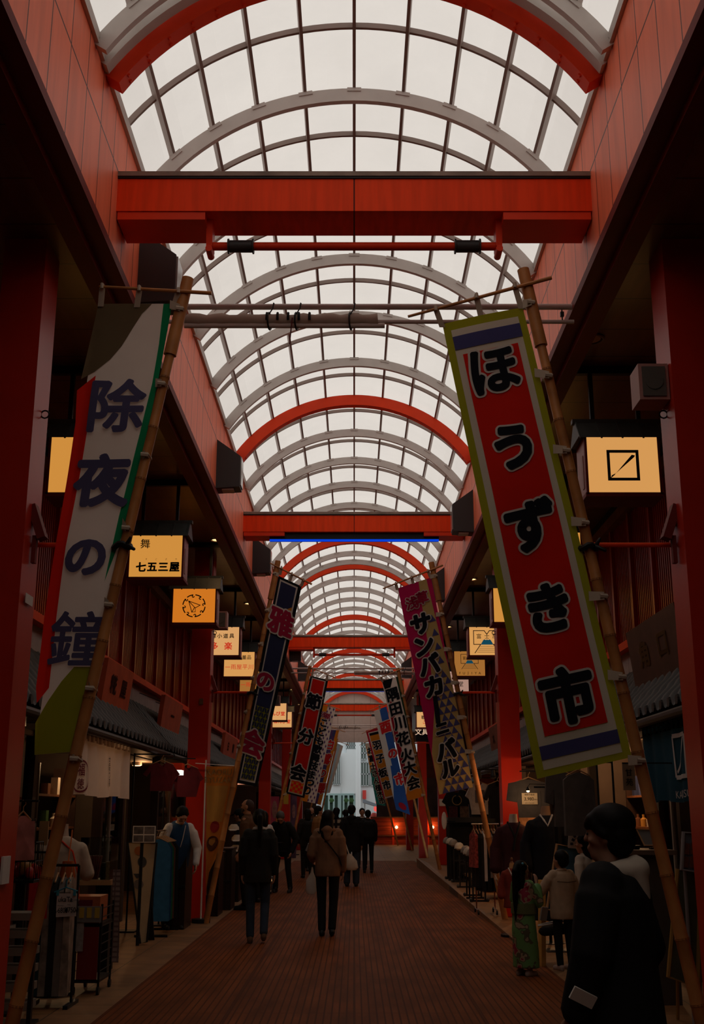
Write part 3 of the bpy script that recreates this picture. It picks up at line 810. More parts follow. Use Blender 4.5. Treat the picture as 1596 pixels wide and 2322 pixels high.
def art_joya(A):
    A.lay([(223, 690), (345, 690), (322, 712), (300, 745), (275, 785), (250, 815), (215, 845), (185, 862)], C_KHAKI)
    A.lay([(218, 853), (205, 940), (150, 1240), (128, 1400), (112, 1560), (85, 1595), (83, 1560), (100, 1400), (172, 960), (176, 888)], C_RED)
    A.lay([(371, 690), (391, 690), (372, 790), (340, 960), (293, 1170), (238, 1320), (270, 1170), (318, 985), (345, 870), (360, 780)], C_GREEN)
    A.lay([(168, 1512), (205, 1512), (178, 1704), (79, 1712), (82, 1640), (110, 1590), (140, 1545)], C_OLIVE)
    for c, x, y, h in (('除', 268, 921, 116), ('夜', 232, 1090, 112), ('の', 196, 1266, 92), ('鐘', 178, 1448, 122)):
        A.ch(c, x, y, h, T_NAVY, .045 if c in '夜の' else .03 if c == '除' else .018)
    return C_WHITE


def art_hozuki(A):
    A.rect(.085, .018, .915, .985, C_WHITE, 1); A.rect(.085, .033, .915, .062, C_INDIGO, 2); A.rect(.085, .934, .915, .964, C_INDIGO, 2)
    A.rect(.165, .074, .838, .915, C_RED, 2)
    for c, x, y, h in (('ほ', 1121, 840, 108), ('う', 1163, 1015, 104), ('ず', 1203, 1192, 112), ('き', 1244, 1378, 112), ('市', 1286, 1577, 122)):
        A.ch(c, x, y, h * .97, T_INK, (.036 if c == 'ほ' else .052), T_WH, (.078 if c == 'ほ' else .094), 1.0)
    return C_OLIVE


def diamonds(A, a0, b0, a1, b1, na, nb, mt, k=2):
    da, db = (a1 - a0) / na, (b1 - b0) / nb
    for i in range(na):
        for j in range(nb):
            for p, q, r_, s_ in ((0, 0, .5, .5), (1, 0, .5, .5), (0, 1, .5, .5), (1, 1, .5, .5)):
                x0, y0, x1, y1 = a0 + da * (i + p), b0 + db * (j + q), a0 + da * (i + r_), b0 + db * (j + s_)
                mx, my = (x0 + x1) / 2, (y0 + y1) / 2; nx, ny = (y1 - y0) / db * da * .31, -(x1 - x0) / da * db * .31
                A.lay([A.uv(x0, y0), A.uv(mx + nx, my + ny), A.uv(x1, y1), A.uv(mx - nx, my - ny)], mt, k)


def art_miyabi(A):
    A.rect(.10, .012, .86, .985, C_WHITE, 1); A.rect(.155, .02, .80, .975, C_NAVY, 2)
    A.lay([A.uv(.155, .175), A.uv(.80, .115), A.uv(.80, .150), A.uv(.155, .215)], C_GOLD, 3); A.lay([A.uv(.45, .21), A.uv(.80, .175), A.uv(.80, .205), A.uv(.155, .275), A.uv(.155, .245)], C_GOLD, 3)
    A.rect(.155, .62, .80, .975, C_OLIVE, 3); diamonds(A, .155, .62, .80, .975, 3, 7, C_NAVY, 4)
    for c, x, y, h in (('雅', 637, 1411, 56), ('の', 602, 1546, 44), ('会', 573, 1684, 56)): A.ch(c, x, y, h, T_CRIM, .045, T_WH, .10, 1, 6)
    return C_BLACK


def art_samba(A):
    A.lay([A.uv(.62, .0), A.uv(.86, 0), A.uv(.93, .3), A.uv(1, .45), A.uv(1, 1), A.uv(0, 1), A.uv(.02, .80), A.uv(.35, .60), A.uv(.52, .35)], C_SAND, 1)
    n = 30
    for j in range(n):
        for i in range(6):
            a0 = .0 + i * .2 + (.1 if j % 2 else 0); b0, b1 = j / n, (j + 1) / n
            lim = .64 - .10 * (j / n) if j < n * .35 else .56 - (j / n - .35) * .9
            if a0 < lim or a0 + .2 > (1.02 if j > 12 else .86 + .010 * j): continue
            A.lay([A.uv(a0, b1), A.uv(min(a0 + .2, 1), b1), A.uv(a0 + .1, b0)], C_INDIGO, 2)
    A.ch('浅', 934, 1368, 27, T_CRIM, .04, T_WH, .10, 1, 4); A.ch('草', 957, 1356, 27, T_CRIM, .04, T_WH, .10, 1, 4)
    for c, x, y, h in (('サ', 954, 1415, 46), ('ン', 962, 1465, 46), ('バ', 973, 1507, 46), ('カ', 983, 1556, 46), ('ー', 988, 1612, 44), ('ニ', 1002, 1652, 32), ('バ', 1011, 1700, 46), ('ル', 1020, 1742, 42)):
        if c == 'ー':
            A.lay([(981, 1580), (990, 1576), (996, 1610), (999, 1648), (988, 1640)], T_INK, 5); continue
        A.ch(c, x, y, h, T_INK, .06, T_WH, .115, 1, 4)
    return C_MAG


def art_setsubun(A):
    A.rect(.10, .012, .88, .985, C_WHITE, 1); A.rect(.16, .02, .82, .975, C_RED, 2); A.rect(.16, .80, .82, .975, C_GOLD, 3)
    for j in range(8):
        for i in range(5):
            if (i + j) % 2: A.rect(.16 + .132 * i, .80 + .0219 * j, .16 + .132 * (i + 1), .80 + .0219 * (j + 1), C_RED, 4)
    for c, x, y, h in (('節', 711, 1591, 34), ('分', 694, 1670, 34), ('会', 676, 1752, 36)): A.ch(c, x, y, h, T_INK, .045, T_WH, .11, 1, 5)
    return C_BLACK


def art_sumida(A):
    A.lay([A.uv(0, 0), A.uv(.62, 0), A.uv(.30, .10), A.uv(.12, .16)], C_BLACK, 1); A.lay([A.uv(.8, 0), A.uv(1, 0), A.uv(1, .62), A.uv(.93, .72)], C_DGREEN, 1)
    A.lay([A.uv(.05, .22), A.uv(.28, .16), A.uv(.28, .80), A.uv(.04, .88)], C_CRIM, 1)
    A.lay([A.uv(.0, .95), A.uv(.28, .83), A.uv(1, .68), A.uv(1, 1), A.uv(0, 1)], C_GOLD, 1)
    for c, x, y in (('隅', 890, 1575), ('田', 897, 1608), ('川', 906, 1640), ('花', 914, 1675), ('火', 922, 1712), ('大', 929, 1742), ('会', 937, 1775)): A.ch(c, x, y, 29, T_INK, .04, T_WH, .10, 1, 3)
    return C_WHITE


def art_kodomo(A):
    A.rect(0, 0, .42, 1, C_GOLD, 1); A.rect(.42, 0, 1, 1, C_WHITE, 1)
    for j in range(26):
        for i in range(4):
            if (i + j) % 2: A.lay([A.uv(.45 + .14 * i, j / 26), A.uv(.52 + .14 * i, (j + .5) / 26), A.uv(.45 + .14 * i, (j + 1) / 26), A.uv(.40 + .14 * i, (j + .5) / 26)], C_PURP, 2)
    A.ch('浅', 734, 1621, 13, T_CRIM, .03, T_WH, .1); A.ch('草', 743, 1625, 13, T_CRIM, .03, T_WH, .1)
    for c, x, y in zip('こども歌舞伎まつり', (734, 730, 725, 720, 715, 711, 707, 703, 698), (1640, 1660, 1680, 1699, 1718, 1737, 1757, 1775, 1793)): A.ch(c, x, y, 19, T_INK, .05, T_WH, .1)
    return C_WHITE


def art_tori(A):
    A.rect(0, 0, .45, .55, C_WHITE, 1); A.lay([A.uv(.0, .0), A.uv(.45, 0), A.uv(.45, .35), A.uv(.2, .75), A.uv(0, .9)], C_WHITE, 2)
    for c, x, y, h in (('酉', 874, 1649, 26), ('の', 890, 1709, 22), ('市', 907, 1766, 26)): A.ch(c, x, y, h, T_RED, .05, T_WH, .11, 1, 4)
    ring_pts = [A.uv(.55 + .28 * math.cos(a), .94 + .035 * math.sin(a)) for a in [k * math.pi / 8 for k in range(16)]]
    A.lay(ring_pts, C_CRIM, 3)
    return C_BLUE


def art_hakucho(A):
    A.rect(0, 0, .68, 1, C_PURP, 1); A.rect(.68, 0, 1, 1, C_GOLD, 1)
    for j in range(12):
        for i in range(2):
            if (i + j) % 2: A.rect(.05 + .3 * i, j / 12, .35 + .3 * i, (j + 1) / 12, C_INDIGO, 2)
    for c, x, y, h in (('白', 747, 1689, 22), ('鷺', 738, 1721, 24), ('の', 730, 1754, 20), ('舞', 724, 1787, 26)): A.ch(c, x, y, h, T_RED, .04, T_WH, .1)
    return C_GOLD


def art_hagoita(A):
    A.rect(.13, .035, 1, 1, C_WHITE, 1); A.rect(.2, .05, .95, .98, C_GOLD, 2); A.rect(.2, .05, .95, .085, C_BLACK, 3)
    for c, x, y in (('羽', 855, 1690), ('子', 862, 1720), ('板', 868, 1752), ('市', 877, 1780)): A.ch(c, x, y, 20, T_INK, .04, T_WH, .1)
    return C_CRIM


def art_plain(A): A.rect(0, .1, .25, .9, C_RED, 1); A.rect(.6, 0, 1, 1, C_WHITE, 1); return C_PALEB
def art_ueki(A):
    A.rect(0, 0, 1, .4, C_WHITE, 1); A.lay([A.uv(0, 0), A.uv(.4, .3), A.uv(0, .5)], C_GOLD, 2)
    for c, x, y in (('お', 840, 1702), ('富', 843, 1720), ('士', 846, 1738), ('さ', 850, 1754), ('ん', 854, 1770), ('植', 858, 1786), ('木', 862, 1800), ('市', 866, 1815)): A.ch(c, x, y, 15, T_INK, .04, T_WH, .09)
    return C_TEAL


YA = 7.85
pole(YA, (425, 637), (160, 1760), 'front left bamboo pole leaning inward from the nearest left pillar', (225, 650), (480, 665))
pole(YA, (1187, 617), (1450, 1725), 'front right bamboo pole leaning inward from the nearest right pillar', (925, 718), (1250, 630))
banner('big white banner with green edge and dark kanji of the New Year bell, front left', YA, [(223, 690), (391, 690), (178, 1704), (79, 1712)], art_joya, side='R',
       loops=[(385, 690, 408, 698), (352, 868, 366, 868), (322, 1034, 328, 1030), (277, 1185, 285, 1196), (236, 1365, 246, 1370), (200, 1555, 203, 1560), (160, 1722, 168, 1720)],
       armpts=[(232, 650, 228, 695), (316, 655, 310, 697), (405, 660, 392, 700)])
banner('big red banner with olive border and five outlined characters, front right', YA, [(1003, 735), (1185, 697), (1432, 1717), (1218, 1766)], art_hozuki,
       loops=[(1185, 690, 1205, 684), (1212, 845, 1245, 850), (1254, 1018, 1285, 1020), (1295, 1182, 1328, 1184), (1335, 1352, 1370, 1351), (1378, 1530, 1412, 1534), (1424, 1724, 1455, 1724)],
       armpts=[(988, 700, 1003, 742), (1080, 672, 1090, 716), (1167, 648, 1182, 700)])
YB = 17.85
pole(YB, (630, 1275), (545, 1700), 'second left bamboo pole beside the blue banner', (612, 1277), (707, 1325))
pole(YB, (978, 1278), (1105, 1890), 'second right bamboo pole beside the magenta banner', (868, 1335), (1004, 1282))
banner('navy banner with crimson characters and an olive lattice foot, second on the left', YB, [(631, 1306), (684, 1330), (583, 1784), (537, 1775)], art_miyabi,
       loops=[(632, 1304, 622, 1300), (612, 1382, 604, 1384), (597, 1460, 589, 1460), (578, 1537, 572, 1536), (562, 1614, 556, 1614), (545, 1690, 541, 1692)], armpts=[(638, 1287, 634, 1304), (662, 1301, 657, 1318), (688, 1315, 683, 1330)], wave=.008)
banner('magenta banner with black katakana and blue triangle pattern, second on the right', YB, [(902, 1334), (977, 1310), (1072, 1785), (996, 1802)], art_samba,
       loops=[(975, 1308, 988, 1305), (988, 1394, 1003, 1392), (1006, 1472, 1020, 1472), (1022, 1548, 1037, 1548), (1036, 1627, 1054, 1626), (1054, 1704, 1072, 1704)], armpts=[(897, 1323, 901, 1338), (933, 1309, 937, 1324), (970, 1294, 976, 1310)], wave=.008)
YC = 30.0
pole(YC, (703, 1512), (650, 1760), 'third left bamboo pole beside the red banner', (690, 1508), (762, 1538))
pole(YC, (902, 1517), (978, 1880), 'third right bamboo pole beside the white fireworks banner', (848, 1543), (915, 1515))
banner('red banner in black border with three kanji, third on the left', YC, [(704, 1532), (744, 1543), (690, 1810), (648, 1799)], art_setsubun, loops=[(692, 1573, 688, 1573), (683, 1617, 679, 1618), (662, 1708, 658, 1708), (650, 1800, 644, 1802)], armpts=[(710, 1518, 707, 1534), (742, 1531, 741, 1544)], wave=.006)
banner('white banner with seven black kanji and crimson stripe, third on the right', YC, [(866, 1545), (905, 1533), (962, 1806), (924, 1816)], art_sumida, loops=[(910, 1578, 916, 1578), (921, 1625, 926, 1625), (938, 1712, 943, 1712), (955, 1803, 962, 1803)], armpts=[(864, 1536, 867, 1547), (898, 1524, 903, 1534)], wave=.006)
YD = 41.0
pole(YD, (728, 1585), (685, 1800), 'fourth left bamboo pole behind the red banner', (722, 1590), (773, 1610))
pole(YD, (887, 1590), (945, 1840), 'fourth right bamboo pole behind the white fireworks banner', (835, 1612), (893, 1590))
banner('checked banner with a column of black kana on gold, fourth on the left', YD, [(730, 1598), (761, 1606), (714, 1822), (684, 1816)], art_kodomo, wave=.004, armpts=[(746, 1598, 745, 1604)])
banner('blue and white banner with three red outlined characters, fourth on the right', YD, [(847, 1613), (876, 1602), (930, 1848), (898, 1836)], art_tori, wave=.004, armpts=[(860, 1600, 861, 1610)])
YE = 51.0
pole(YE, (747, 1643), (705, 1830), 'fifth left bamboo pole behind the checked banner', (740, 1645), (783, 1660))
pole(YE, (868, 1640), (912, 1830), 'fifth right bamboo pole behind the gold banner', (820, 1664), (872, 1642))
banner('purple and gold banner with red outlined characters, fifth on the left', YE, [(748, 1655), (769, 1656), (727, 1826), (702, 1818)], art_hakucho, wave=.003)
banner('gold banner in crimson border with four black kanji, fifth on the right', YE, [(829, 1657), (859, 1650), (892, 1806), (870, 1812)], art_hagoita, wave=.003)
YF = 59.0
pole(YF, (765, 1676), (735, 1815), 'sixth left bamboo pole near the end opening', (757, 1678), (792, 1690))
pole(YF, (840, 1675), (880, 1830), 'sixth right bamboo pole near the end opening', (815, 1690), (846, 1675))
banner('narrow pale blue banner farthest on the left', YF, [(762, 1684), (778, 1692), (748, 1798), (735, 1800)], art_plain, wave=.003)
banner('teal and white banner farthest on the right', YF, [(828, 1686), (845, 1684), (874, 1828), (853, 1824)], art_ueki, wave=.003)
# black straps where the bracket arms hold the poles
for px, py, y, lab in ((277, 1240, YA, 'black strap knotted round the front left pole'), (1334, 1243, YA, 'black strap knotted round the front right pole'), (570, 1572, YB, 'black strap round the second left pole'), (1038, 1574, YB, 'black strap round the second right pole')):
    p = P(px, py, y); m = MB()
    m.tube([p + V((.058 * math.cos(a), .058 * math.sin(a), .012 * math.sin(3 * a))) for a in [k * math.pi / 7 for k in range(14)]], .022, 6, True)
    m.cap(p + V((.04, -.05, .0)), p + V((.10, -.08, -.035)), .02, .012); m.cap(p + V((.04, -.05, .0)), p + V((.07, -.07, .05)), .018, .010)
    tag(m.build('pole_strap', BLACK, None, True), lab, 'strap', 'black straps on the poles')

# ================================================================== people
def lean_mat(lean, twist=0.0, piv=.92): return Matrix.Translation((0, 0, piv)) @ Matrix.Rotation(-lean, 4, 'X') @ Matrix.Rotation(twist, 4, 'Z') @ Matrix.Translation((0, 0, -piv))


def person(label, x, y, z, rot, H=1.68, lean=0.0, twist=0.0, head=(0, 0), elb=None, wri=None, kne=None, ank=None, top='jacket', topm=None, botm=None, shoem=None, hair='short', hairm=None,
           wide=1.0, build_=1.0, vox=.009, hood=None, hem=.78, legs='trousers', collar=None, name='person', group=None, hoodm=None, sleeve=True, thick=.022, skin=None, extra=None, legr=1.0, headk=1.0):
    """a figure facing +Y before it is turned by rot; joints in metres of a 1.70 m body"""
    t = thing(name, label, 'person', (x, y, z), group)
    M = Matrix.Translation((x, y, z)) @ Matrix.Rotation(rot, 4, 'Z') @ Matrix.Scale(H / 1.70, 4)
    U = M @ lean_mat(lean, twist); vox *= 1.0
    J = {'sh': [V((s * .168, 0, 1.385)) for s in (-1, 1)], 'el': [V((s * .208, -.02, 1.12)) for s in (-1, 1)], 'wr': [V((s * .215, .05, .88)) for s in (-1, 1)],
         'hi': [V((s * .095, 0, .90)) for s in (-1, 1)], 'kn': [V((s * .10, .02, .49)) for s in (-1, 1)], 'an': [V((s * .10, -.02, .085)) for s in (-1, 1)]}
    for key, src in (('el', elb), ('wr', wri), ('kn', kne), ('an', ank)):
        if src:
            for i in (0, 1):
                if src[i] is not None: J[key][i] = V(src[i])
    sk = skin or SKIN
    # ---- body: one continuous skin
    b = MB(); b.xf = U; w = build_
    b.oval([(0, 0, .86, .14 * w, .10 * w), (0, 0, .95, .155 * w, .108 * w), (0, 0, 1.06, .135 * w, .095 * w), (0, .01, 1.22, .155 * w, .108 * w), (0, 0, 1.34, .170 * w, .100 * w), (0, -.005, 1.40, .145, .08), (0, -.005, 1.45, .06, .055)])
    b.cap((0, -.008, 1.40), (0, .008, 1.53), .056, .052)
    Hd = U @ Matrix.Translation((0, 0, 1.50)) @ Matrix.Rotation(head[0], 4, 'Z') @ Matrix.Rotation(-head[1], 4, 'X') @ Matrix.Scale(headk, 4) @ Matrix.Translation((0, 0, -1.50))
    b.xf = Hd
    b.ell((0, .010, 1.600), (.074, .094, .102)); b.cap((0, .040, 1.555), (0, .056, 1.505), .056, .036, flat=1); b.ell((0, .088, 1.628), (.052, .018, .012))
    b.cap((0, .098, 1.605), (0, .113, 1.572), .008, .0125); b.ell((0, .094, 1.537), (.024, .012, .008)); b.ell((0, .094, 1.525), (.020, .011, .007))
    for s in (-1, 1): b.ell((s * .076, .002, 1.582), (.011, .022, .032)); b.ell((s * .042, .070, 1.570), (.022, .02, .02))
    b.xf = U
    for i, s in ((0, -1), (1, 1)):
        S, E_, W_ = J['sh'][i], J['el'][i], J['wr'][i]
        b.cap(S, E_, .050, .037); b.cap(E_, W_, .038, .026)
        d = (W_ - E_).normalized(); inn = (V((-s, .15, 0)) - d * V((-s, .15, 0)).dot(d)).normalized(); ac = d.cross(inn).normalized()
        pl = W_ + d * .015
        for q, ln in ((-1.5, .062), (-.5, .072), (.5, .070), (1.5, .056)):
            kn = W_ + d * (.092 - abs(q) * .005) + ac * q * .0195; b.cap(pl + ac * q * .012, kn, .0165, .0115)
            m1 = kn + d * ln * .5 + inn * .010; b.cap(kn, m1, .0100, .0088); b.cap(m1, m1 + (d * .6 + inn * .55).normalized() * ln * .5, .0088, .0075)
        tq = ac if (ac.y > 0) else -ac
        t0 = W_ + d * .03 + tq * .022; t1 = W_ + d * .065 + tq * .046 + inn * .012; b.cap(t0, t1, .014, .0105); b.cap(t1, t1 + d * .030 + tq * .006 + inn * .006, .0100, .0080)
    b.xf = M
    for i, s in ((0, -1), (1, 1)):
        hp = lean_mat(lean * .3) @ J['hi'][i] if lean else J['hi'][i]
        b.cap(hp, J['kn'][i], .078 * w, .052); b.cap(J['kn'][i], J['an'][i], .050, .036); b.cap(J['an'][i] - V((0, .03, .04)), J['an'][i] + V((0, .13, -.05)), .036, .030)
    bd = remesh('body', b, sk, t, min(vox, .0075), 3)
    for s in (-1, 1):
        e = MB(); e.xf = Hd; e.ell((s * .031, .0925, 1.598), (.012, .007, .006), 10, h=6); e.build('eye', INK, bd, True)
    # ---- hair
    hm = hairm or HAIR; h = MB(); h.xf = Hd
    if hair != 'bald':
        h.ell((0, -.012, 1.630), (.090, .102, .094)); h.ell((0, -.045, 1.585), (.078, .068, .085))
        for s in (-1, 1): h.cap((s * .070, .025, 1.64), (s * .078, .0, 1.60), .022, .016)
    else:
        h.ell((0, -.012, 1.604), (.0775, .094, .100)); h.cap((0, .06, 1.53), (0, .092, 1.50), .040, .026); h.ell((0, .062, 1.535), (.062, .035, .03))
    if hair == 'fringe':
        h.ell((0, .050, 1.660), (.088, .060, .046)); h.ell((0, -.02, 1.655), (.106, .116, .092)); h.ell((0, -.055, 1.59), (.096, .078, .10)); h.ell((0, .090, 1.640), (.066, .026, .030)); h.cap((.07, .04, 1.64), (.085, .0, 1.60), .03, .025); h.cap((-.07, .04, 1.64), (-.085, .0, 1.60), .03, .025)
    if hair in ('long', 'ponytail', 'bob'):
        h.ell((0, -.03, 1.60), (.092, .095, .11))
        if hair == 'long': h.cap((0, -.065, 1.56), (0, -.095, 1.36), .085, .075, flat=.55, fdir=(0, 1, 0)); h.cap((-.05, -.05, 1.55), (-.075, -.07, 1.38), .05, .035); h.cap((.05, -.05, 1.55), (.075, -.07, 1.38), .05, .035); h.cap((0, -.095, 1.36), (0, -.10, 1.27), .065, .03, flat=.5, fdir=(0, 1, 0))
        if hair == 'bob': h.cap((0, -.05, 1.56), (0, -.06, 1.47), .085, .08)
        if hair == 'ponytail': h.cap((0, -.10, 1.63), (0, -.14, 1.60), .035, .04); h.cap((0, -.14, 1.60), (0, -.15, 1.38), .042, .034); h.cap((0, -.15, 1.38), (0, -.13, 1.22), .034, .012)
    remesh('hair', h, hm, t, .009, 2)
    if hair == 'cap':
        c = MB(); c.xf = Hd; c.oval([(0, 0, 1.625, .094, .112), (0, 0, 1.67, .092, .108), (0, -.005, 1.71, .07, .085), (0, -.005, 1.725, .03, .04)]); c.prism([(-.075, .09, 1.625), (-.05, .185, 1.612), (.05, .185, 1.612), (.075, .09, 1.625)], (0, 0, .012)); c.build('cap', topm or BLACK, t, True)
    # ---- top
    if top:
        c = MB(); c.xf = U; e = thick * .62; r = wide * .93
        rows = [(0, -.005, hem, .165 * r * w + e, .115 * r * w + e), (0, -.005, hem + .10, .170 * r * w + e, .122 * r * w + e), (0, 0, 1.06, .160 * r * w + e, .112 * r * w + e), (0, 0, 1.20, .168 * r * w + e, .116 * r * w + e), (0, -.005, 1.33, .178 * w + e, .108 * w + e), (0, -.008, 1.405, .145 + e, .080 + e), (0, -.005, 1.445, .066 + e * .6, .060 + e * .6), (0, -.005, 1.475, .060 + e * .4, .056 + e * .4)]
        c.oval([q for q in rows if q[2] >= hem - .001])
        for i in (0, 1):
            S, E_, W_ = J['sh'][i], J['el'][i], J['wr'][i]
            c.cap(S - V((S.x * .15, 0, 0)), S.lerp(E_, .5), .060 + e * .9, .052 + e)
            if sleeve: c.cap(S.lerp(E_, .3), E_, .060 + e, .046 + e); c.cap(E_, E_.lerp(W_, .93), .046 + e, .032 + e * .9)
        if hood:
            c2 = MB(); c2.xf = U; c2.cap((-.075, -.04, 1.43), (0, -.115, 1.44), .050, .062); c2.cap((.075, -.04, 1.43), (0, -.115, 1.44), .050, .062); c2.cap((-.08, -.03, 1.43), (-.045, .075, 1.41), .045, .032); c2.cap((.08, -.03, 1.43), (.045, .075, 1.41), .045, .032); c2.cap((0, -.12, 1.43), (0, -.135, 1.33), .075, .045, flat=.7, fdir=(0, 1, 0))
            remesh('hood', c2, hoodm or topm, t, vox, 3)
        remesh(top, c, topm, t, vox, 5)
        if collar:
            c = MB(); c.xf = U; c.tube([(.07 * math.cos(a), -.005 + .062 * math.sin(a), 1.455 + .012 * math.sin(a * 1 + 3.1)) for a in [k * math.pi / 10 for k in range(20)]], .022, 8, True); c.build('collar', collar, t, True)
    # ---- legs
    if legs == 'trousers':
        c = MB(); c.xf = M; hp = lean_mat(lean * .5)
        c.oval([(0, 0, .80, .150 * w, .112 * w), (0, 0, .90, .168 * w, .120 * w), (0, 0, 1.0, .158 * w, .110 * w), (0, 0, 1.03, .148 * w, .104 * w)])
        for i in (0, 1):
            c.cap(J['hi'][i] - V((0, 0, .02)), J['kn'][i], .090 * w, .066 * legr); c.cap(J['kn'][i], J['an'][i] + V((0, -.005, .015)), .066 * legr, .056 * legr)
        remesh('trousers', c, botm, t, vox, 3)
    for i in (0, 1):
        A_ = J['an'][i]; dz = A_.z - .085; c = MB(); c.xf = M
        c.cap(A_ + V((0, -.045, -.045)), A_ + V((0, .15, -.052)), .042, .036); c.cap(A_ + V((0, -.03, -.03)), A_ + V((0, .02, .0)), .042, .044); c.cap(A_ + V((0, -.05, -.065)), A_ + V((0, .16, -.068)), .034, .034)
        remesh('shoe', c, shoem or BLACK, t, .009, 2)
    if extra: extra(t, M, U, J, Hd)
    return t


C = lambda n, c, r=.85, nz=.15: mat(n, c, r, nz, 12, spec=.2)
BLK = C('black_cloth', (.010, .009, .009)); BLK2 = C('faded_black_cloth', (.018, .015, .014)); JEAN = C('dark_denim', (.025, .035, .055)); TAUPE = C('taupe_hoodie_cloth', (.21, .105, .055)); TAN = C('tan_cloth', (.26, .13, .05))
BEIGE = C('beige_canvas', (.42, .29, .19)); CREAM = C('cream_fleece', (.50, .42, .33)); WCL = C('white_cotton', (.58, .53, .48)); BLUEV = C('blue_vest_nylon', (.015, .055, .13), .5); SHOEW = C('pale_sneaker', (.40, .30, .26)); BRN = C('brown_cloth', (.10, .05, .025))


def held(t, M, name, mb, m): mb.xf = M; return mb.build(name, m, t, True)


# the man in front on the right
def front_man(t, M, U, J, Hd):
    m = MB(); m.xf = U; m.tube([(-.10, .05, 1.43), (-.105, .085, 1.33), (-.10, .105, 1.2)], .006, 6); m.build('hood_cord', CREAM, t, True)
x, y, _ = P(1384, 1843, 4.95)
person('person in a black puffy jacket with cream hood looking away, closest on the right', x, y, 0, math.radians(62), 1.615, lean=.03, headk=.93, head=(math.radians(2), -.05), top='puffy_jacket', topm=BLK, botm=BLK, hair='fringe', hood=True, hoodm=CREAM, thick=.075, hem=.70, wide=1.08, vox=.010, build_=1.05,
       elb=[(-.24, .04, 1.12), (.25, -.06, 1.10)], wri=[(-.22, .13, .88), (.24, .06, .86)], extra=front_man)
p = P(1322, 2262, 4.72)
m = MB(); m.cbox(p, (.10, .01, .05), rotm(.3, .45, .2)); tag(m.build('paper_sheet', PAPER), 'white folded paper held low by the person in the black puffy jacket', 'paper')

# girl in the green yukata
yuk = mat('green_floral_silk', (.06, .28, .06), .45)
nt = yuk.node_tree; tc = nt.nodes.new('ShaderNodeTexCoord'); vo = nt.nodes.new('ShaderNodeTexVoronoi'); vo.inputs['Scale'].default_value = 6.5; cr = nt.nodes.new('ShaderNodeValToRGB')
cr.color_ramp.elements[0].color = (.30, .03, .06, 1); cr.color_ramp.elements[0].position = .10; cr.color_ramp.elements[1].color = (.13, .27, .09, 1); cr.color_ramp.elements[1].position = .42
e = cr.color_ramp.elements.new(.24); e.color = (.34, .24, .15, 1); e = cr.color_ramp.elements.new(.34); e.color = (.10, .09, .05, 1); cr.color_ramp.interpolation = 'CONSTANT'
nz = nt.nodes.new('ShaderNodeTexNoise'); nz.inputs['Scale'].default_value = 7; ad = nt.nodes.new('ShaderNodeMix'); ad.data_type = 'VECTOR'; ad.inputs['Factor'].default_value = .25
nt.links.new(tc.outputs['Object'], nz.inputs['Vector']); nt.links.new(tc.outputs['Object'], ad.inputs['A']); nt.links.new(nz.outputs['Color'], ad.inputs['B'])
nt.links.new(ad.outputs['Result'], vo.inputs['Vector']); nt.links.new(vo.outputs['Distance'], cr.inputs['Fac']); nt.links.new(cr.outputs['Color'], nt.nodes['Principled BSDF'].inputs['Base Color'])


def robe(t, M, U, J, Hd):
    c = MB(); c.xf = U; k = 1.05
    c.oval([(0, .02, .12, .235, .19), (0, .02, .40, .225, .19), (0, .0, .70, .215, .18), (0, 0, .98, .195, .155), (0, 0, 1.22, .20, .15), (0, -.01, 1.38, .17, .11), (0, -.01, 1.46, .085, .075)])
    for i in (0, 1):
        S, E_, W_ = J['sh'][i], J['el'][i], J['wr'][i]; q = E_.lerp(W_, .7)
        c.cap(S * .9 + V((0, 0, .138)), E_, .085, .085); c.cap(E_, q, .085, .08); c.cap(E_ - V((0, 0, .05)), q - V((0, 0, .20)), .05, .055)
    remesh('yukata', c, yuk, t, .009, 4)
    c = MB(); c.xf = U; c.oval([(0, 0, .94, .222, .182), (0, 0, 1.10, .218, .176)]); c.build('sash', C('olive_sash', (.12, .13, .05)), t, True)
    c = MB(); c.xf = Hd; c.ell((.08, -.03, 1.68), (.018, .018, .018)); c.build('hair_tie', mat('aqua_bead', (.10, .35, .45), .3), t, True)
    c = MB(); c.xf = Hd; c.cap((.04, -.10, 1.66), (.05, -.15, 1.60), .04, .05); c.cap((.05, -.15, 1.6), (.03, -.19, 1.25), .05, .04); c.cap((.03, -.19, 1.25), (0, -.20, .98), .04, .012); remesh('side_ponytail', c, HAIR, t, .009, 2)
g = G(1192, 2212)
person('child in a green floral yukata with long black ponytail', g.x, g.y, 0, math.radians(-52), 1.08, head=(-.1, -.12), elb=[(-.24, .05, 1.15), (.22, .13, 1.12)], wri=[(-.22, .20, 1.02), (.10, .22, 1.42)], top=None, legs=None, hair='long', shoem=SHOEW, vox=.007, extra=robe, headk=1.22)


def boy_extra(t, M, U, J, Hd):
    c = MB(); c.xf = U; c.tube([(-.17, -.155, 1.30), (0, -.165, 1.285), (.17, -.155, 1.30)], .006, 6); c.build('back_seam', BRN, t, True)
g = G(1282, 2200)
person('child in a beige canvas jacket seen from behind, between the yukata and the black jacket', g.x, g.y, 0, math.radians(22), 1.17, head=(.15, -.1), elb=[(-.30, .12, 1.14), (.28, .03, 1.14)], wri=[(-.28, .33, 1.03), (.28, .12, .93)], top='canvas_jacket', topm=BEIGE, botm=BLK, hair='short', shoem=SHOEW, thick=.050, hem=.74, wide=1.15, collar=BEIGE, vox=.008, extra=boy_extra, headk=1.22)
q = P(1233, 2072, g.y + .25); m = MB().cbox(q, (.085, .02, .14), rotm(.2, .1, .5)); tag(m.build('phone', mat('pale_phone', (.35, .33, .32), .3)), 'pale phone with round lenses held by the child in the beige jacket', 'phone')
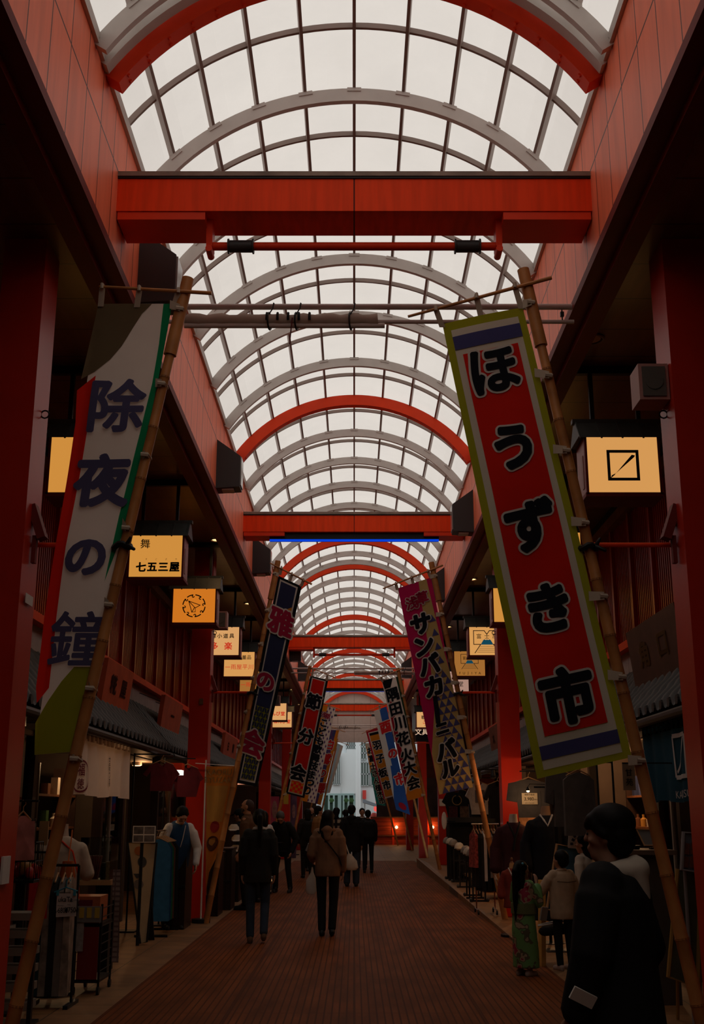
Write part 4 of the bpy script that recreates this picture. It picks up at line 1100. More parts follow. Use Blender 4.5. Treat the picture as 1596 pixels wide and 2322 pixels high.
q = P(1247, 2100, g.y + .1); t = thing('hand_drum', 'dark round bag with a white rim held at the beige child side', 'bag', q)
m = MB(); m.cap(q + V((-.05, 0, -.05)), q + V((.14, .02, -.03)), .075, .085, flat=.7, fdir=(0, 0, 1)); m.build('bag_body', BLK2, t, True)
m = MB(); m.tube([q + V((.045 + .17 * math.cos(a), .08 * math.sin(a), .035 + .03 * math.cos(a))) for a in [k * math.pi / 10 for k in range(20)]], .010, 6, True); m.build('white_rim', WCL, t, True)
g2 = P(1328, 2000, 13.4)
person('child with black hair in a pale sweater behind the beige jacket', g2.x, g2.y, 0, math.radians(50), 1.33, head=(.2, 0), top='sweater', topm=CREAM, botm=BLK, hair='bob', thick=.03, vox=.009, headk=1.15, shoem=SHOEW)

# walkers on the deck
def at_feet(px, py): return G(px, py)
g = at_feet(582, 2138)
person('person with long ponytail in a dark patterned jacket and jeans, walking on the left', g.x, g.y, 0, math.radians(4), 1.63, head=(.1, .05), top='jacket', topm=C('dark_camo_cloth', (.016, .014, .011)), botm=JEAN, hair='ponytail', thick=.035, hem=.76, ank=[(-.09, -.02, .085), (.09, -.10, .13)], kne=[(-.095, .03, .49), (.10, .05, .50)], shoem=BRN, collar=WCL)
g = at_feet(742, 2122)
def hoodie_bag(t, M, U, J, Hd):
    m = MB(); m.xf = U; m.tube([(-.14, -.07, 1.42), (.02, -.155, 1.25), (.17, -.12, 1.06), (.20, -.04, .95)], .010, 6); m.build('shoulder_strap', BLK, t, True)
person('person in a taupe hooded jacket and black trousers, walking in the middle', g.x, g.y, 0, math.radians(-3), 1.62, head=(-.25, .1), top='hooded_jacket', topm=TAUPE, botm=BLK, hair='long', hood=True, thick=.04, hem=.80, elb=[(-.235, -.02, 1.10), (.21, -.03, 1.10)], wri=[(-.23, .16, 1.02), (.215, .05, .88)], ank=[(-.075, -.02, .085), (.07, -.05, .10)], kne=[(-.085, .03, .49), (.085, .03, .49)], extra=hoodie_bag, legr=1.05)
q = P(706, 1975, g.y + .12); t = thing('plastic_bag', 'thin white plastic bag hanging from the hand of the taupe hoodie', 'bag', q)
m = MB(); m.oval([(q.x, q.y, q.z - .30, .05, .03), (q.x, q.y, q.z - .26, .075, .04), (q.x, q.y, q.z - .12, .07, .035), (q.x + .01, q.y, q.z - .02, .02, .015), (q.x + .01, q.y, q.z + .05, .008, .008)]); m.build('bag_film', cloth('thin_white_film', (.70, .66, .60), .05, .5), t, True)
m = MB(); m.cbox((q.x, q.y, q.z - .20), (.09, .03, .05), rotm(0, -.2, 0)); m.build('bag_contents', WCL, t)
q = P(699, 1922, g.y + .15); tag(MB().cbox(q, (.05, .015, .11), rotm(.3, .4, 0)).build('phone', mat('pale_phone', (.35, .33, .32), .3)), 'white phone in the hand of the taupe hoodie', 'phone')
g = at_feet(640, 2024)
def specs(t, M, U, J, Hd):
    for s in (-1, 1):
        m = MB(); m.xf = Hd; m.tube([(s * .034 + .022 * math.cos(a), .108, 1.598 + .018 * math.sin(a)) for a in [k * math.pi / 6 for k in range(12)]], .0028, 5, True); m.tube([(s * .056, .106, 1.602), (s * .078, .02, 1.60)], .0025, 5); m.build('glasses', BLACK, t, True)
person('person with gray hair and glasses in a black coat bending over a bicycle', g.x, g.y, 0, math.radians(172), 1.70, lean=.42, head=(0, .45), top='coat', topm=BLK, botm=BLK, hair='short', hairm=mat('gray_hair', (.09, .08, .075), .6), thick=.045, hem=.74, elb=[(-.30, .05, 1.10), (.26, .08, 1.10)], wri=[(-.22, .22, .90), (.10, .26, .92)], kne=[(-.12, .04, .49), (.14, .03, .49)], ank=[(-.16, -.02, .085), (.15, -.03, .085)], extra=specs)
g = at_feet(797, 2010)
def tote(t, M, U, J, Hd):
    pass
person('person in a black hoodie and wide dark jeans, back turned, middle distance', g.x, g.y, 0, math.radians(-6), 1.76, head=(0, .05), top='hoodie', topm=BLK, botm=JEAN, hair='short', hood=True, thick=.045, hem=.72, wide=1.05, legr=1.35, vox=.010)
q = P(797, 1950, g.y - .22); t = thing('tote_bag', 'cream cloth bag slung behind the black hoodie', 'bag', q)
m = MB(); m.oval([(q.x, q.y, q.z - .22, .10, .05), (q.x, q.y, q.z - .17, .15, .08), (q.x - .01, q.y, q.z - .02, .13, .07), (q.x - .05, q.y, q.z + .13, .04, .03)]); m.build('bag_body', CREAM, t, True)
m = MB(); m.tube([(q.x - .05, q.y, q.z + .1), (q.x - .14, q.y + .05, q.z + .35), (q.x - .17, q.y + .16, q.z + .50)], .014, 6); m.build('strap', CREAM, t, True)
plaid = lines_mat('black_cream_plaid', (.26, .20, .14), (.015, .012, .012), [(0, .16, .07, 0), (2, .16, .07, 0.02)], .9, .1, 5)
for px, hy, yy, rz, H, lab, kw in (
    (763, 1826, 31.0, -20, 1.72, 'person in black and cream plaid shirt among the far group', dict(top='plaid_shirt', topm=plaid, botm=BLK, hair='bob', thick=.04, hem=.74)),
    (722, 1829, 29.0, -65, 1.75, 'person in a tan jacket standing in profile, far group on the left', dict(top='tan_jacket', topm=TAN, botm=BLK, hair='short', thick=.045, hem=.75)),
    (697, 1836, 30.0, 15, 1.68, 'person in dark clothes with a dark backpack left of the tan jacket', dict(top='jacket', topm=BLK2, botm=BLK, hair='bob', thick=.05)),
    (706, 1822, 33.5, 190, 1.74, 'bald person facing the camera far behind the tan jacket', dict(top='jacket', topm=BRN, botm=BLK, hair='bald')),
    (742, 1838, 36.5, 10, 1.66, 'small dark haired person between tan jacket and plaid shirt', dict(top='jacket', topm=BLK, botm=BLK, hair='short')),
    (783, 1836, 35.0, 20, 1.68, 'person in a gray and white top beside the plaid shirt', dict(top='sweater', topm=WCL, botm=BLK, hair='bob')),
    (821, 1828, 35.5, 185, 1.72, 'person in a dark suit with white collar facing the camera', dict(top='suit_jacket', topm=BLK, botm=BLK, hair='short', collar=WCL)),
    (834, 1838, 32.5, 5, 1.66, 'person with big black backpack right of the black hoodie', dict(top='jacket', topm=BLK, botm=BLK, hair='short', thick=.05)),
    (553, 1830, 23.2, 70, 1.66, 'person in a black cap leaning at the left stall', dict(top='jacket', topm=BLK, botm=BLK, hair='cap', lean=.15)),
    (562, 1806, 20.3, 78, 1.82, 'bald bearded person in profile at the left stall', dict(top='brown_jacket', topm=BRN, botm=BLK, hair='bald', hairm=mat('stubble', (.05, .03, .025), .7))),
    (597, 1835, 22.0, 30, 1.62, 'person in a white shirt half hidden behind the ponytail', dict(top='shirt', topm=WCL, botm=BLK, hair='bob')),
):
    q = P(px, 1843, yy); g = V((q.x, yy, 0))
    bp = None
    if 'backpack' in lab:
        def bp(t, M, U, J, Hd):
            m = MB(); m.xf = U; m.cap((-.05, -.22, 1.02), (-.05, -.22, 1.30), .13, .12, flat=.75, fdir=(0, 1, 0)); m.cap((.05, -.22, 1.02), (.05, -.22, 1.30), .13, .12, flat=.75, fdir=(0, 1, 0)); remesh('backpack', m, BLK, t, .012, 3)
    person(lab, g.x, g.y, 0, math.radians(rz), H, vox=.011, extra=bp, **kw)


def vest(t, M, U, J, Hd):
    m = MB(); m.xf = U; m.oval([(0, 0, .84, .215, .165), (0, 0, 1.0, .215, .165), (0, 0, 1.2, .212, .160), (0, -.01, 1.34, .195, .14), (0, -.01, 1.42, .15, .115), (0, -.005, 1.47, .10, .09)]); remesh('puffer_vest', m, BLUEV, t, .010, 3)
    m = MB(); m.xf = U; m.tube([(-.06, .08, 1.46), (-.02, .165, 1.30), (.0, .17, 1.18)], .006, 5); m.build('lanyard', WCL, t, True)
person('person in a blue vest over a pale sweater leaning over the left racks', P(400, 1843, 17.0).x, 17.0, 0, math.radians(205), 1.74, lean=.38, head=(.0, .35), top='sweater', topm=WCL, botm=BLK, hair='short', elb=[(-.27, .12, 1.14), (.27, .10, 1.12)], wri=[(-.22, .30, .98), (.2, .30, .98)], thick=.03, extra=vest)

# ================================================================== the far street beyond the end opening
BY = 76.0
pale = mat('pale_building_wall', (.66, .68, .68), .8, .04, .5)
t = thing('building', 'pale gray building seen through the end opening', 'building', (0, BY, 0))
MB().box((-14, BY, 0), (14, BY + 6, 26)).build('main_wall', pale, t)
a, b = P(738, 1804, BY), P(800, 1716, BY); MB().box((a.x, BY - .6, a.z), (P(772, 1850, BY).x, BY, P(772, 1778, BY).z)).build('lower_volume', pale, t)
a = P(740, 1798, BY - .8); b = P(806, 1702, BY - .8)
m = MB(); m.prism([V((P(755, 1850, BY).x, BY - .5, P(1, 1800, BY).z)), V((P(806, 1850, BY).x, BY - .5, P(1, 1800, BY).z)), V((P(806, 1850, BY).x, BY - .5, P(1, 1700, BY).z)), V((P(786, 1850, BY).x, BY - .5, P(1, 1700, BY).z)), V((P(786, 1850, BY).x, BY - .5, P(1, 1708, BY).z)), V((P(772, 1850, BY).x, BY - .5, P(1, 1708, BY).z)), V((P(772, 1850, BY).x, BY - .5, P(1, 1782, BY).z)), V((P(755, 1850, BY).x, BY - .5, P(1, 1782, BY).z))], (0, .5, 0)); m.build('stepped_wall', mat('white_wall', (.74, .75, .74), .8), t)
m = MB(); q = P(812, 1800, BY - 1.2); m.cyl((q.x, BY - 1.2, 0), (q.x, BY - 1.2, 24), .17, n=24); m.build('round_column', mat('white_wall', (.74, .75, .74), .8), t, True)
wg = mat('far_window_glass', (.16, .20, .18), .15); fr = mat('gray_window_frame', (.40, .42, .41), .6)
for px0, py0, px1, py1, nx, ny, yy in ((786, 1682, 805, 1699, 4, 2, BY), (755, 1712, 771, 1779, 4, 1, BY - .62), (818, 1729, 836, 1782, 3, 2, BY), (818, 1680, 830, 1722, 2, 3, BY), (841, 1722, 852, 1782, 2, 2, BY)):
    a, b = P(px0, py1, yy), P(px1, py0, yy)
    w = MB().box((a.x, yy - .06, a.z), (b.x, yy - .02, b.z)).build('window', wg, t); m = MB()
    for k in range(nx + 1): x = a.x + (b.x - a.x) * k / nx; m.box((x - .03, yy - .12, a.z), (x + .03, yy - .05, b.z))
    for k in range(ny + 1): z = a.z + (b.z - a.z) * k / ny; m.box((a.x - .03, yy - .12, z - .04), (b.x + .03, yy - .05, z + .04))
    m.build('window_frame', fr, w)
a, b = P(733, 1833, BY), P(803, 1804, BY)
w = MB().box((a.x, BY - .5, .3), (b.x, BY - .46, b.z)).build('shop_window', mat('shopfront_glass', (.05, .08, .06), .1), t); m = MB()
for px in (733, 746, 757, 768, 772, 779, 790, 803): x = P(px, 1850, BY).x; m.box((x - .06, BY - .62, .2), (x + .06, BY - .45, b.z))
m.box((a.x, BY - .62, b.z), (b.x, BY - .45, b.z + .12)); m.build('window_frame', mat('teal_frame', (.30, .42, .40), .5), w)
for px in (752, 785, 797):
    q = P(px, 1815, BY - .55); m = MB(); m.ell((q.x, BY - .58, q.z), (.22, .06, .16)); m.build('green_plant', mat('dark_green', (.04, .09, .03), .8, .4, 8), w)
a, b = P(822, 1812, 75.8), P(830, 1792, 75.8); o = MB().box((a.x, 75.8, a.z), (b.x, BY, b.z)).build('hanging_sign', mat('sign_red', (.62, .06, .05), .5)); tag(o, 'small red sign on the pale building far down the street', 'sign')
t = thing('stall_awning', 'gray sloping stall awning in the street beyond the end opening', 'awning', P(842, 1822, 70))
a, b = P(823, 1816, 70), P(864, 1829, 70); m = MB(); m.prism([V((a.x, 70, a.z + .1)), V((b.x, 69, b.z + .05)), V((b.x, 69, b.z - .1)), V((a.x, 70, a.z - .1))], (0, 2.5, 0)); m.build('awning_cloth', mat('slate_awning', (.20, .22, .25), .7), t)
m = MB()
for x in (a.x + .1, b.x - .1): m.cyl((x, 70.1, 0), (x, 70.1, a.z - .1 if x < a.x + .5 else b.z), .03, n=8)
m.build('awning_post', fr, t)
q = P(848, 1848, 66); tag(MB().oval([(q.x, 66, .0, .28, .2), (q.x, 66, 1.0, .30, .22), (q.x, 66, 1.45, .22, .18), (q.x, 66, 1.6, .1, .1)]).build('street_stand', mat('stand_red', (.5, .06, .04), .5), None, True), 'rounded red stand in front of the gray stall awning', 'stand')
q = P(852, 1834, 69.5); o = MB().ell((q.x, 69.5, q.z), (.13, .13, .17)).cyl((q.x, 69.5, q.z), (q.x, 69.5, q.z + .62), .012, n=6).build('paper_lantern', emis('pink_lantern', (1, .12, .10), 1.0), None, True); tag(o, 'small glowing red paper lantern beyond the end opening', 'lantern')

# red timber stall at the far right end
SY = 60.5
x0, x1 = P(842, 1850, SY).x, P(1018, 1850, SY).x; zt = P(1, 1855, SY).z
t = thing('timber_stall', 'long red timber stall front closing the far right of the arcade', 'stall', ((x0 + x1) / 2, SY, 0))
redw = lines_mat('red_timber_boards', (.34, .045, .014), (.06, .008, .004), [(2, .22, .014, .05)], .35, .35, 2.5, (.6, 1, 5))
MB().box((x0, SY, 0), (x1, SY + .5, zt)).build('board_front', redw, t)
for px in (842, 891, 931, 970, 1016):
    x = P(px, 1850, SY).x; MB().box((x - .05, SY - .04, 0), (x + .05, SY, zt + (1.6 if px in (931,) else 0))).build('post', RED, t)
MB().box((x0 - .05, SY - .08, zt), (x1, SY + .55, zt + .06)).build('counter_top', WOOD, t)
MB().box((x0, SY - .06, .42), (x1, SY, .47)).build('lower_rail', WOOD, t)
MB().box((x0 + .9, SY + .15, zt + .06), (x0 + 2.4, SY + .17, zt + 1.5)).build('glass_screen', GLASS, t)
MB().box((x0 + .3, SY + 1.6, 0), (x1, SY + 1.7, 3.4)).build('back_board', mat('stall_back', (.05, .03, .03), .5, .5, 2), t)
for px in (899, 981):
    q = P(px, 1876, SY - .12); t = thing('spot_lamp', f'bright warm lamp on the red timber stall, {"left" if px < 940 else "right"} of two', 'lamp', q)
    m = MB(); m.ell(q, (.07, .07, .07)); m.build('bulb', emis('spot_bulb', (1, .62, .25), 14), t, True)
    m = MB(); m.cyl(q + V((0, .02, 0)), q + V((0, .14, 0)), .03, n=10); m.build('lamp_arm', BLACK, t)
    lamp('stall_lamp', 'POINT', q + V((0, -.15, .05)), 9, (1, .5, .18), .07)
q = P(900, 1830, 62.2); lamp('plaza_lamp', 'AREA', (3.0, 57, 5.6), 30, (1, .6, .3), 1.2, (3.0, 57, 0))

# posters and stanchions at the left end
for px0, py0, px1, py1, y, c, lab in ((612, 1806, 633, 1866, 33.2, (.42, .06, .12), 'pink poster on the left beyond the third pillar'), (659, 1800, 673, 1880, 43, (.16, .09, .15), 'dull lavender tall poster beyond the fourth left pillar')):
    a, b = P(px0, py1, y), P(px1, py0, y); t = thing('poster', lab, 'poster', (a + b) / 2)
    MB().box((a.x, y, 0.0), (b.x, y + .06, b.z)).build('board', mat('poster_' + lab[:4], c, .5, .5, 3), t)
    m = MB(); m.ell(((a.x + b.x) / 2, y - .005, (a.z + b.z) / 2), ((b.x - a.x) * .3, .004, .25)); m.build('pale_print', mat('poster_print', (.42, .22, .20), .6, .4, 8), t)
for px in (664, 671):
    q = P(px, 1843, 46); t = thing('stanchion', f'thin gold stanchion post near the left end, {"left" if px == 664 else "right"} of the pair', 'post', (q.x, 46, 0), 'gold stanchions')
    m = MB(); m.cyl((q.x, 46, .03), (q.x, 46, 1.0), .022, n=10); m.build('shaft', mat('gold_metal', (.5, .3, .1), .3, metal=.6), t, True)
    m = MB(); m.ell((q.x, 46, 1.03), (.035, .035, .04)); m.build('finial', _M['gold_metal'], t, True)
    m = MB(); m.cyl((q.x, 46, 0), (q.x, 46, .03), .15, n=20); m.build('foot', BLACK, t)

# ================================================================== plaques over the awnings, small wires
def plaque(sd, y0, y1, z0, z1, label, txt, m_, tm, x=3.28):
    X = sd * x; t = thing('shop_plaque', label, 'plaque', (X, (y0 + y1) / 2, z0), 'carved shop plaques above the awnings'); tilt = .12 * sd
    def q(y, z, d): return V((X - tilt * (z - z0) + sd * -d, y, z))
    m = MB(); m.loft([[q(y0, z0, 0), q(y1, z0, 0), q(y1, z0, .07), q(y0, z0, .07)], [q(y0, z1, 0), q(y1, z1, 0), q(y1, z1, .07), q(y0, z1, .07)]]); m.build('board', m_, t)
    m = MB(); n = len(txt)
    for k, ch in enumerate(txt):
        yc = (y0 + y1) / 2 + (k - (n - 1) / 2) * (y1 - y0) / (n + .6) * (1 if sd < 0 else -1)
        m = MB(); m.text(ch, (z1 - z0) * .45, lambda a, b, yc=yc: q(yc + a * (1 if sd < 0 else -1) * 1.5, (z0 + z1) / 2 + b, .078), .03); m.build('carved_character', tm, t)
    for yy in (y0 + .2, y1 - .2):
        MB().cbox((X, yy, z0 - .03), (.16, .05, .07)).build('bracket_foot', BLACK, t)
        m = MB(); m.cyl(q(yy, z1 - .1, -.01), (sd * 3.62, yy, z1 + .05), .006, n=6); m.build('stay_wire', BLACK, t)


PLR = mat('faded_red_board', (.48, .085, .030), .6, .2, 4); PLT = mat('dark_carving', (.10, .02, .012), .7)
plaque(-1, 14.4, 16.1, 2.95, 3.52, 'large faded red carved plaque nearest on the left awning', '糀屋', PLR, PLT)
plaque(-1, 18.9, 20.9, 2.95, 3.50, 'second faded red plaque on the left awning, before the second pillar', '一', PLR, PLT)
plaque(-1, 28.0, 31.0, 2.95, 3.50, 'third red plaque on the left awning beside the blue banner', '白蘭', PLR, PLT)
plaque(1, 24.4, 26.8, 2.95, 3.50, 'brown plaque on the right awning beyond the second pillar', '木村', mat('brown_board', (.18, .055, .025), .6, .2, 4), PLT)
plaque(1, 10.9, 12.9, 2.95, 3.60, 'dark plaque with gold carved characters over the right awning', '角口', mat('dark_board', (.075, .032, .018), .5, .3, 4), mat('gold_carving', (.22, .11, .035), .4))

# ================================================================== shop curtains (noren)
def noren(sd, y0, y1, z0, z1, m_, label, deco, x=2.93, panels=5):
    t = thing('noren_curtain', label, 'curtain', (sd * x, (y0 + y1) / 2, z1))
    m = MB(); m.cyl((sd * x, y0 - .15, z1 + .06), (sd * x, y1 + .15, z1 + .06), .016, n=10); m.build('rod', DWOOD, t, True)
    def fn(a, b, k=0): return V((sd * (x + .035 * math.sin(a * panels * 2 * math.pi) * b + .012 * math.sin(a * 37) - .006 * k), y0 + (y1 - y0) * a, z1 - (z1 - z0) * b + .012 * math.sin(a * 11) * b))
    m = MB(); m.grid(fn, 90, 12); o = m.build('cloth', m_, t, True)
    n = 14
    for k in range(n):
        yy = y0 + (y1 - y0) * (k + .5) / n; MB().box((sd * x - .02, yy - .04, z1 - .02), (sd * x + .02, yy + .04, z1 + .082)).build('hanging_loop', m_, t)
    deco(t, fn)


def deco_l(t, fn):
    # fn(a, b): a along the street (towards the far end), b down
    m = MB()
    for k, ch in enumerate('甘味つ喜'):
        m.text(ch, .10, lambda a, b, k=k: fn(.565 + a / 3.0, .30 + .14 * k - b / .6, 2), .006)
    m.build('brush_lettering', INK, t)
    m = MB()
    f2 = lambda a, b: fn(.09 + a / 3.0, .68 - b / .6, 2)
    for k in range(28):
        p, q = 2 * math.pi * k / 28, 2 * math.pi * (k + 1) / 28
        m.poly([f2(r * 1.1 * math.cos(a), r * math.sin(a)) for r, a in ((.155, p), (.175, p), (.175, q), (.155, q))])
    m.text('福', .14, lambda a, b: f2(a, b + .07), .015); m.text('徳', .12, lambda a, b: f2(a, b - .08), .015)
    m.build('maroon_crest', mat('maroon_print', (.16, .012, .025), .8), t)


noren(-1, 12.1, 15.0, 1.78, 2.38, cloth('white_noren_cloth', (.82, .66, .54)), 'white shop curtain with brush writing and a maroon crest under the left awning', deco_l)


def deco_r(t, fn):
    m = MB()
    def f2(a, b): return fn(.38 - a / 1.9, .40 - b / .62, 2)
    W, H_ = .17, .17
    def st(pts, w):
        for (ax, ay), (bx_, by) in zip(pts, pts[1:]):
            l = math.hypot(bx_ - ax, by - ay); nx, ny = -(by - ay) / l * w / 2, (bx_ - ax) / l * w / 2
            for k in range(6):
                p, q = k / 6, (k + 1) / 6
                m.poly([f2(ax + (bx_ - ax) * s_ + e * nx, ay + (by - ay) * s_ + e * ny) for s_, e in ((p, 1), (p, -1), (q, -1), (q, 1))])
    st([(-W, H_), (W, H_)], .035); st([(W, H_), (W, -H_)], .03); st([(W, -H_), (-W, -H_)], .035); st([(-W, -H_), (-W, H_)], .03)
    st([(-.14, -.13), (-.02, -.06), (.08, .04), (.14, .15)], .025)
    m.text('KADOKISU', .085, lambda a, b: f2(a, b - .31), .0)
    m.build('white_lettering', mat('noren_white_print', (.50, .46, .42), .8), t)


noren(1, 9.5, 11.6, 1.70, 2.36, cloth('dark_teal_noren_cloth', (.015, .055, .085)), 'dark teal shop curtain with a white slashed rectangle under the right awning', deco_r)

# ================================================================== shop fronts
posts = [(-1, y) for y in (9.3, 11.9, 15.2, 16.6, 19.5, 22.5, 26, 29)] + [(1, y) for y in (9.3, 11.8, 12.6, 16.2, 19.5, 23, 27)]
for sd, y in posts:
    x0, x1 = sorted((sd * 3.3, sd * 3.42)); struct(MB().box((x0, y, 0), (x1, y + .12, 2.5)).build('trim_post', DWOOD))
for i, (sd, ya, yb) in enumerate([(-1, 9.42, 11.9), (-1, 15.32, 16.6), (-1, 19.62, 22.5), (1, 11.92, 12.6)]):
    w = struct(MB().box((sd * 3.36 - .006, ya, .5), (sd * 3.36 + .006, yb, 2.4)).build(f'window_{i + 1}', GLASS))
    m = MB()
    for z in (.5, 2.4): m.box((sd * 3.36 - .03, ya, z - .03), (sd * 3.36 + .03, yb, z + .03))
    m.box((sd * 3.36 - .025, (ya + yb) / 2 - .025, .5), (sd * 3.36 + .025, (ya + yb) / 2 + .025, 2.4)); m.build('window_frame', mat('pale_aluminium', (.30, .24, .19), .4), w)
    MB().box((sd * 3.36 - .04, ya, 0), (sd * 3.36 + .04, yb, .5)).build('sill_panel', DWOOD, w)

# display shelves inside, with bottles, jars and boxes
GOODS = [mat('goods_' + n, c, .4) for n, c in (('ochre', (.45, .22, .05)), ('red', (.38, .03, .02)), ('white', (.5, .42, .34)), ('navy', (.03, .04, .10)), ('green', (.05, .12, .04)), ('brown', (.15, .06, .03)))]


def shelf(sd, y0, y1, label, n, zlev=(.5, .95, 1.4, 1.85)):
    X = sd * 4.4; t = thing('display_shelf', label, 'shelf', (X, (y0 + y1) / 2, 0))
    for z in zlev: MB().box((X - .18, y0, z - .03), (X + .18, y1, z)).build('shelf_board', WOOD, t)
    for y in (y0, y1): MB().box((X - .18, y - .02, 0), (X + .18, y + .02, zlev[-1] + .4)).build('upright', DWOOD, t)
    short = ' '.join(label.replace('wooden ', '').replace('deep inside the shop ', '').split()[:8])
    for z in zlev:
        for k in range(n):
            y = y0 + (y1 - y0) * (k + .5) / n; g = GOODS[random.randrange(6)]; h = .14 + .16 * random.random()
            xx = X - sd * .06
            if random.random() < .5:
                o = MB().oval([(xx, y, z, .05, .05), (xx, y, z + h * .6, .052, .052), (xx, y, z + h * .75, .02, .02), (xx, y, z + h, .022, .022)], 12).build('bottle', g, None, True)
                tag(o, 'bottle among look-alikes on the ' + short, 'bottle', 'bottles on the ' + short)
            else:
                o = MB().box((xx - .05, y - .07, z), (xx + .05, y + .07, z + h)).build('gift_box', g)
                tag(o, 'small box among look-alikes on the ' + short, 'box', 'boxes on the ' + short)


shelf(-1, 12.6, 14.9, 'wooden display shelf deep inside the shop behind the white curtain', 6, (.95, 1.4, 1.85))
shelf(-1, 15.5, 17.6, 'wooden display shelf behind the blue vest', 4, (.95, 1.4, 1.85))
shelf(1, 16.6, 18.0, 'wooden display shelf behind the clothes on the right', 4, (1.4, 1.85))
ORD = {-1: 'first second third fourth fifth sixth'.split(), 1: 'first second third fourth fifth sixth'.split()}
for sd, y, e_, c in ((-1, 10.5, 6, (1, .55, .25)), (-1, 13.8, 10, (1, .6, .3)), (-1, 16.8, 22, (1, .62, .3)), (-1, 21.2, 16, (1, .5, .2)), (-1, 28.5, 18, (1, .5, .2)), (1, 10.6, 5, (1, .6, .35)), (1, 14.3, 20, (1, .55, .25)), (1, 17.2, 40, (1, .55, .25)), (1, 21.5, 50, (1, .5, .22)), (1, 28.5, 25, (1, .5, .2)), (-1, 38, 25, (1, .45, .3))):
    t = thing('shop_ceiling_lamp', f'warm round lamp on the ceiling of the {ORD[sd].pop(0)} lit {"left" if sd < 0 else "right"} shop from the camera', 'lamp', (sd * 4.0, y, 2.46), 'shop ceiling lamps')
    m = MB(); m.cyl((sd * 4.0, y, 2.44), (sd * 4.0, y, 2.50), .09, n=20); m.build('housing', WHITE, t)
    m = MB(); m.cyl((sd * 4.0, y, 2.43), (sd * 4.0, y, 2.44), .07, n=20); m.build('diffuser', emis('shop_lamp_glow', (1, .65, .32), 4), t)
    lamp('shop_light', 'POINT', (sd * 3.9, y, 2.36), e_, c, .08)
# white light box and hanging red clothes, left
a, b = P(386, 1757, 17.0), P(411, 1740, 17.0)
t = thing('light_box', 'small white glowing light box under the left awning near the second pillar', 'lamp', a)
MB().box((a.x, 17.0, a.z), (b.x, 17.25, a.z + .07)).build('glowing_tube', emis('white_tube', (1, .92, .85), 1.4), t); MB().box((a.x - .01, 16.99, a.z + .07), (b.x + .01, 17.26, a.z + .17)).build('red_hood', RED, t); MB().box((a.x + .1, 17.2, a.z + .10), (a.x + .13, 18.14, a.z + .13)).build('support_arm', BLACK, t)


def garment(cx, cy, zt, w, h, rz, m_, label, name='hanging_garment', group=None, kind='coat', deco=None, hanger=True):
    """a garment on a hanger; w across the shoulders"""
    t = thing(name, label, 'garment', (cx, cy, zt), group); R_ = Matrix.Translation((cx, cy, zt)) @ Matrix.Rotation(rz, 4, 'Z')
    m = MB(); m.xf = R_; s = w / 2
    if kind == 'tee': out = [(-.28 * s, 0), (-.75 * s, -.03), (-1.25 * s, -.42 * h), (-.98 * s, -.50 * h), (-.72 * s, -.32 * h), (-.72 * s, -h), (.72 * s, -h), (.72 * s, -.32 * h), (.98 * s, -.50 * h), (1.25 * s, -.42 * h), (.75 * s, -.03), (.28 * s, 0), (.14 * s, -.07), (-.14 * s, -.07)]
    elif kind == 'kimono': out = [(-.15 * s, 0), (-1.3 * s, -.05), (-1.45 * s, -.55 * h), (-.8 * s, -.60 * h), (-.72 * s, -.30 * h), (-.70 * s, -h), (.70 * s, -h), (.72 * s, -.30 * h), (.8 * s, -.60 * h), (1.45 * s, -.55 * h), (1.3 * s, -.05), (.15 * s, 0), (0, -.16)]
    else: out = [(-.12 * s, 0), (-.7 * s, -.04), (-1.0 * s, -.12 * h), (-1.05 * s, -h), (1.05 * s, -h), (1.0 * s, -.12 * h), (.7 * s, -.04), (.12 * s, 0)]
    n = len(out); th = .035
    vs = []
    for sgn in (-1, 1): vs += [(x, sgn * th * (.5 + .5 * min(1, -z / h * 3)) + .012 * math.sin(x * 40) * min(1, -z / h), z) for x, z in out]
    bm = bmesh.new(); bv = [bm.verts.new(v) for v in vs]
    bm.faces.new(bv[:n]); bm.faces.new(bv[:n - 1 - n:-1] if False else list(reversed(bv[n:])))
    for i in range(n): bm.faces.new((bv[i], bv[n + i], bv[n + (i + 1) % n], bv[(i + 1) % n]))
    bmesh.ops.triangulate(bm, faces=bm.faces[:]); bm.verts.index_update()
    m._add([v.co.copy() for v in bm.verts], [tuple(v.index for v in f.verts) for f in bm.faces]); bm.free()
    m.build('cloth', m_, t)
    if hanger:
        m = MB(); m.xf = R_; m.tube([(-.8 * s, 0, -.035), (0, 0, .035), (.8 * s, 0, -.035)], .008, 6); m.tube([(0, 0, .03), (0, 0, .07), (.02, 0, .09), (.015, 0, .115), (-.01, 0, .12)], .004, 6); m.build('hanger', WOODL, t, True)
    if deco: deco(t, R_)
    return t


DKC = [BLK, BLK2, C('navy_garment', (.02, .022, .045)), C('charcoal_garment', (.03, .028, .027))]
# ---------------------------------------------------------------- left stalls
q = P(395, 1740, 16.4)
garment(P(362, 1850, 16.6).x, 16.6, 2.30, .42, .40, .1, C('dark_red_cloth', (.16, .018, .02)), 'dark red patterned coat hanging beside the white light box', kind='tee')
garment(P(421, 1850, 17.5).x, 17.5, 2.28, .40, .45, .2, C('maroon_cloth', (.12, .012, .015)), 'maroon coat hanging next to the second left pillar', kind='tee')
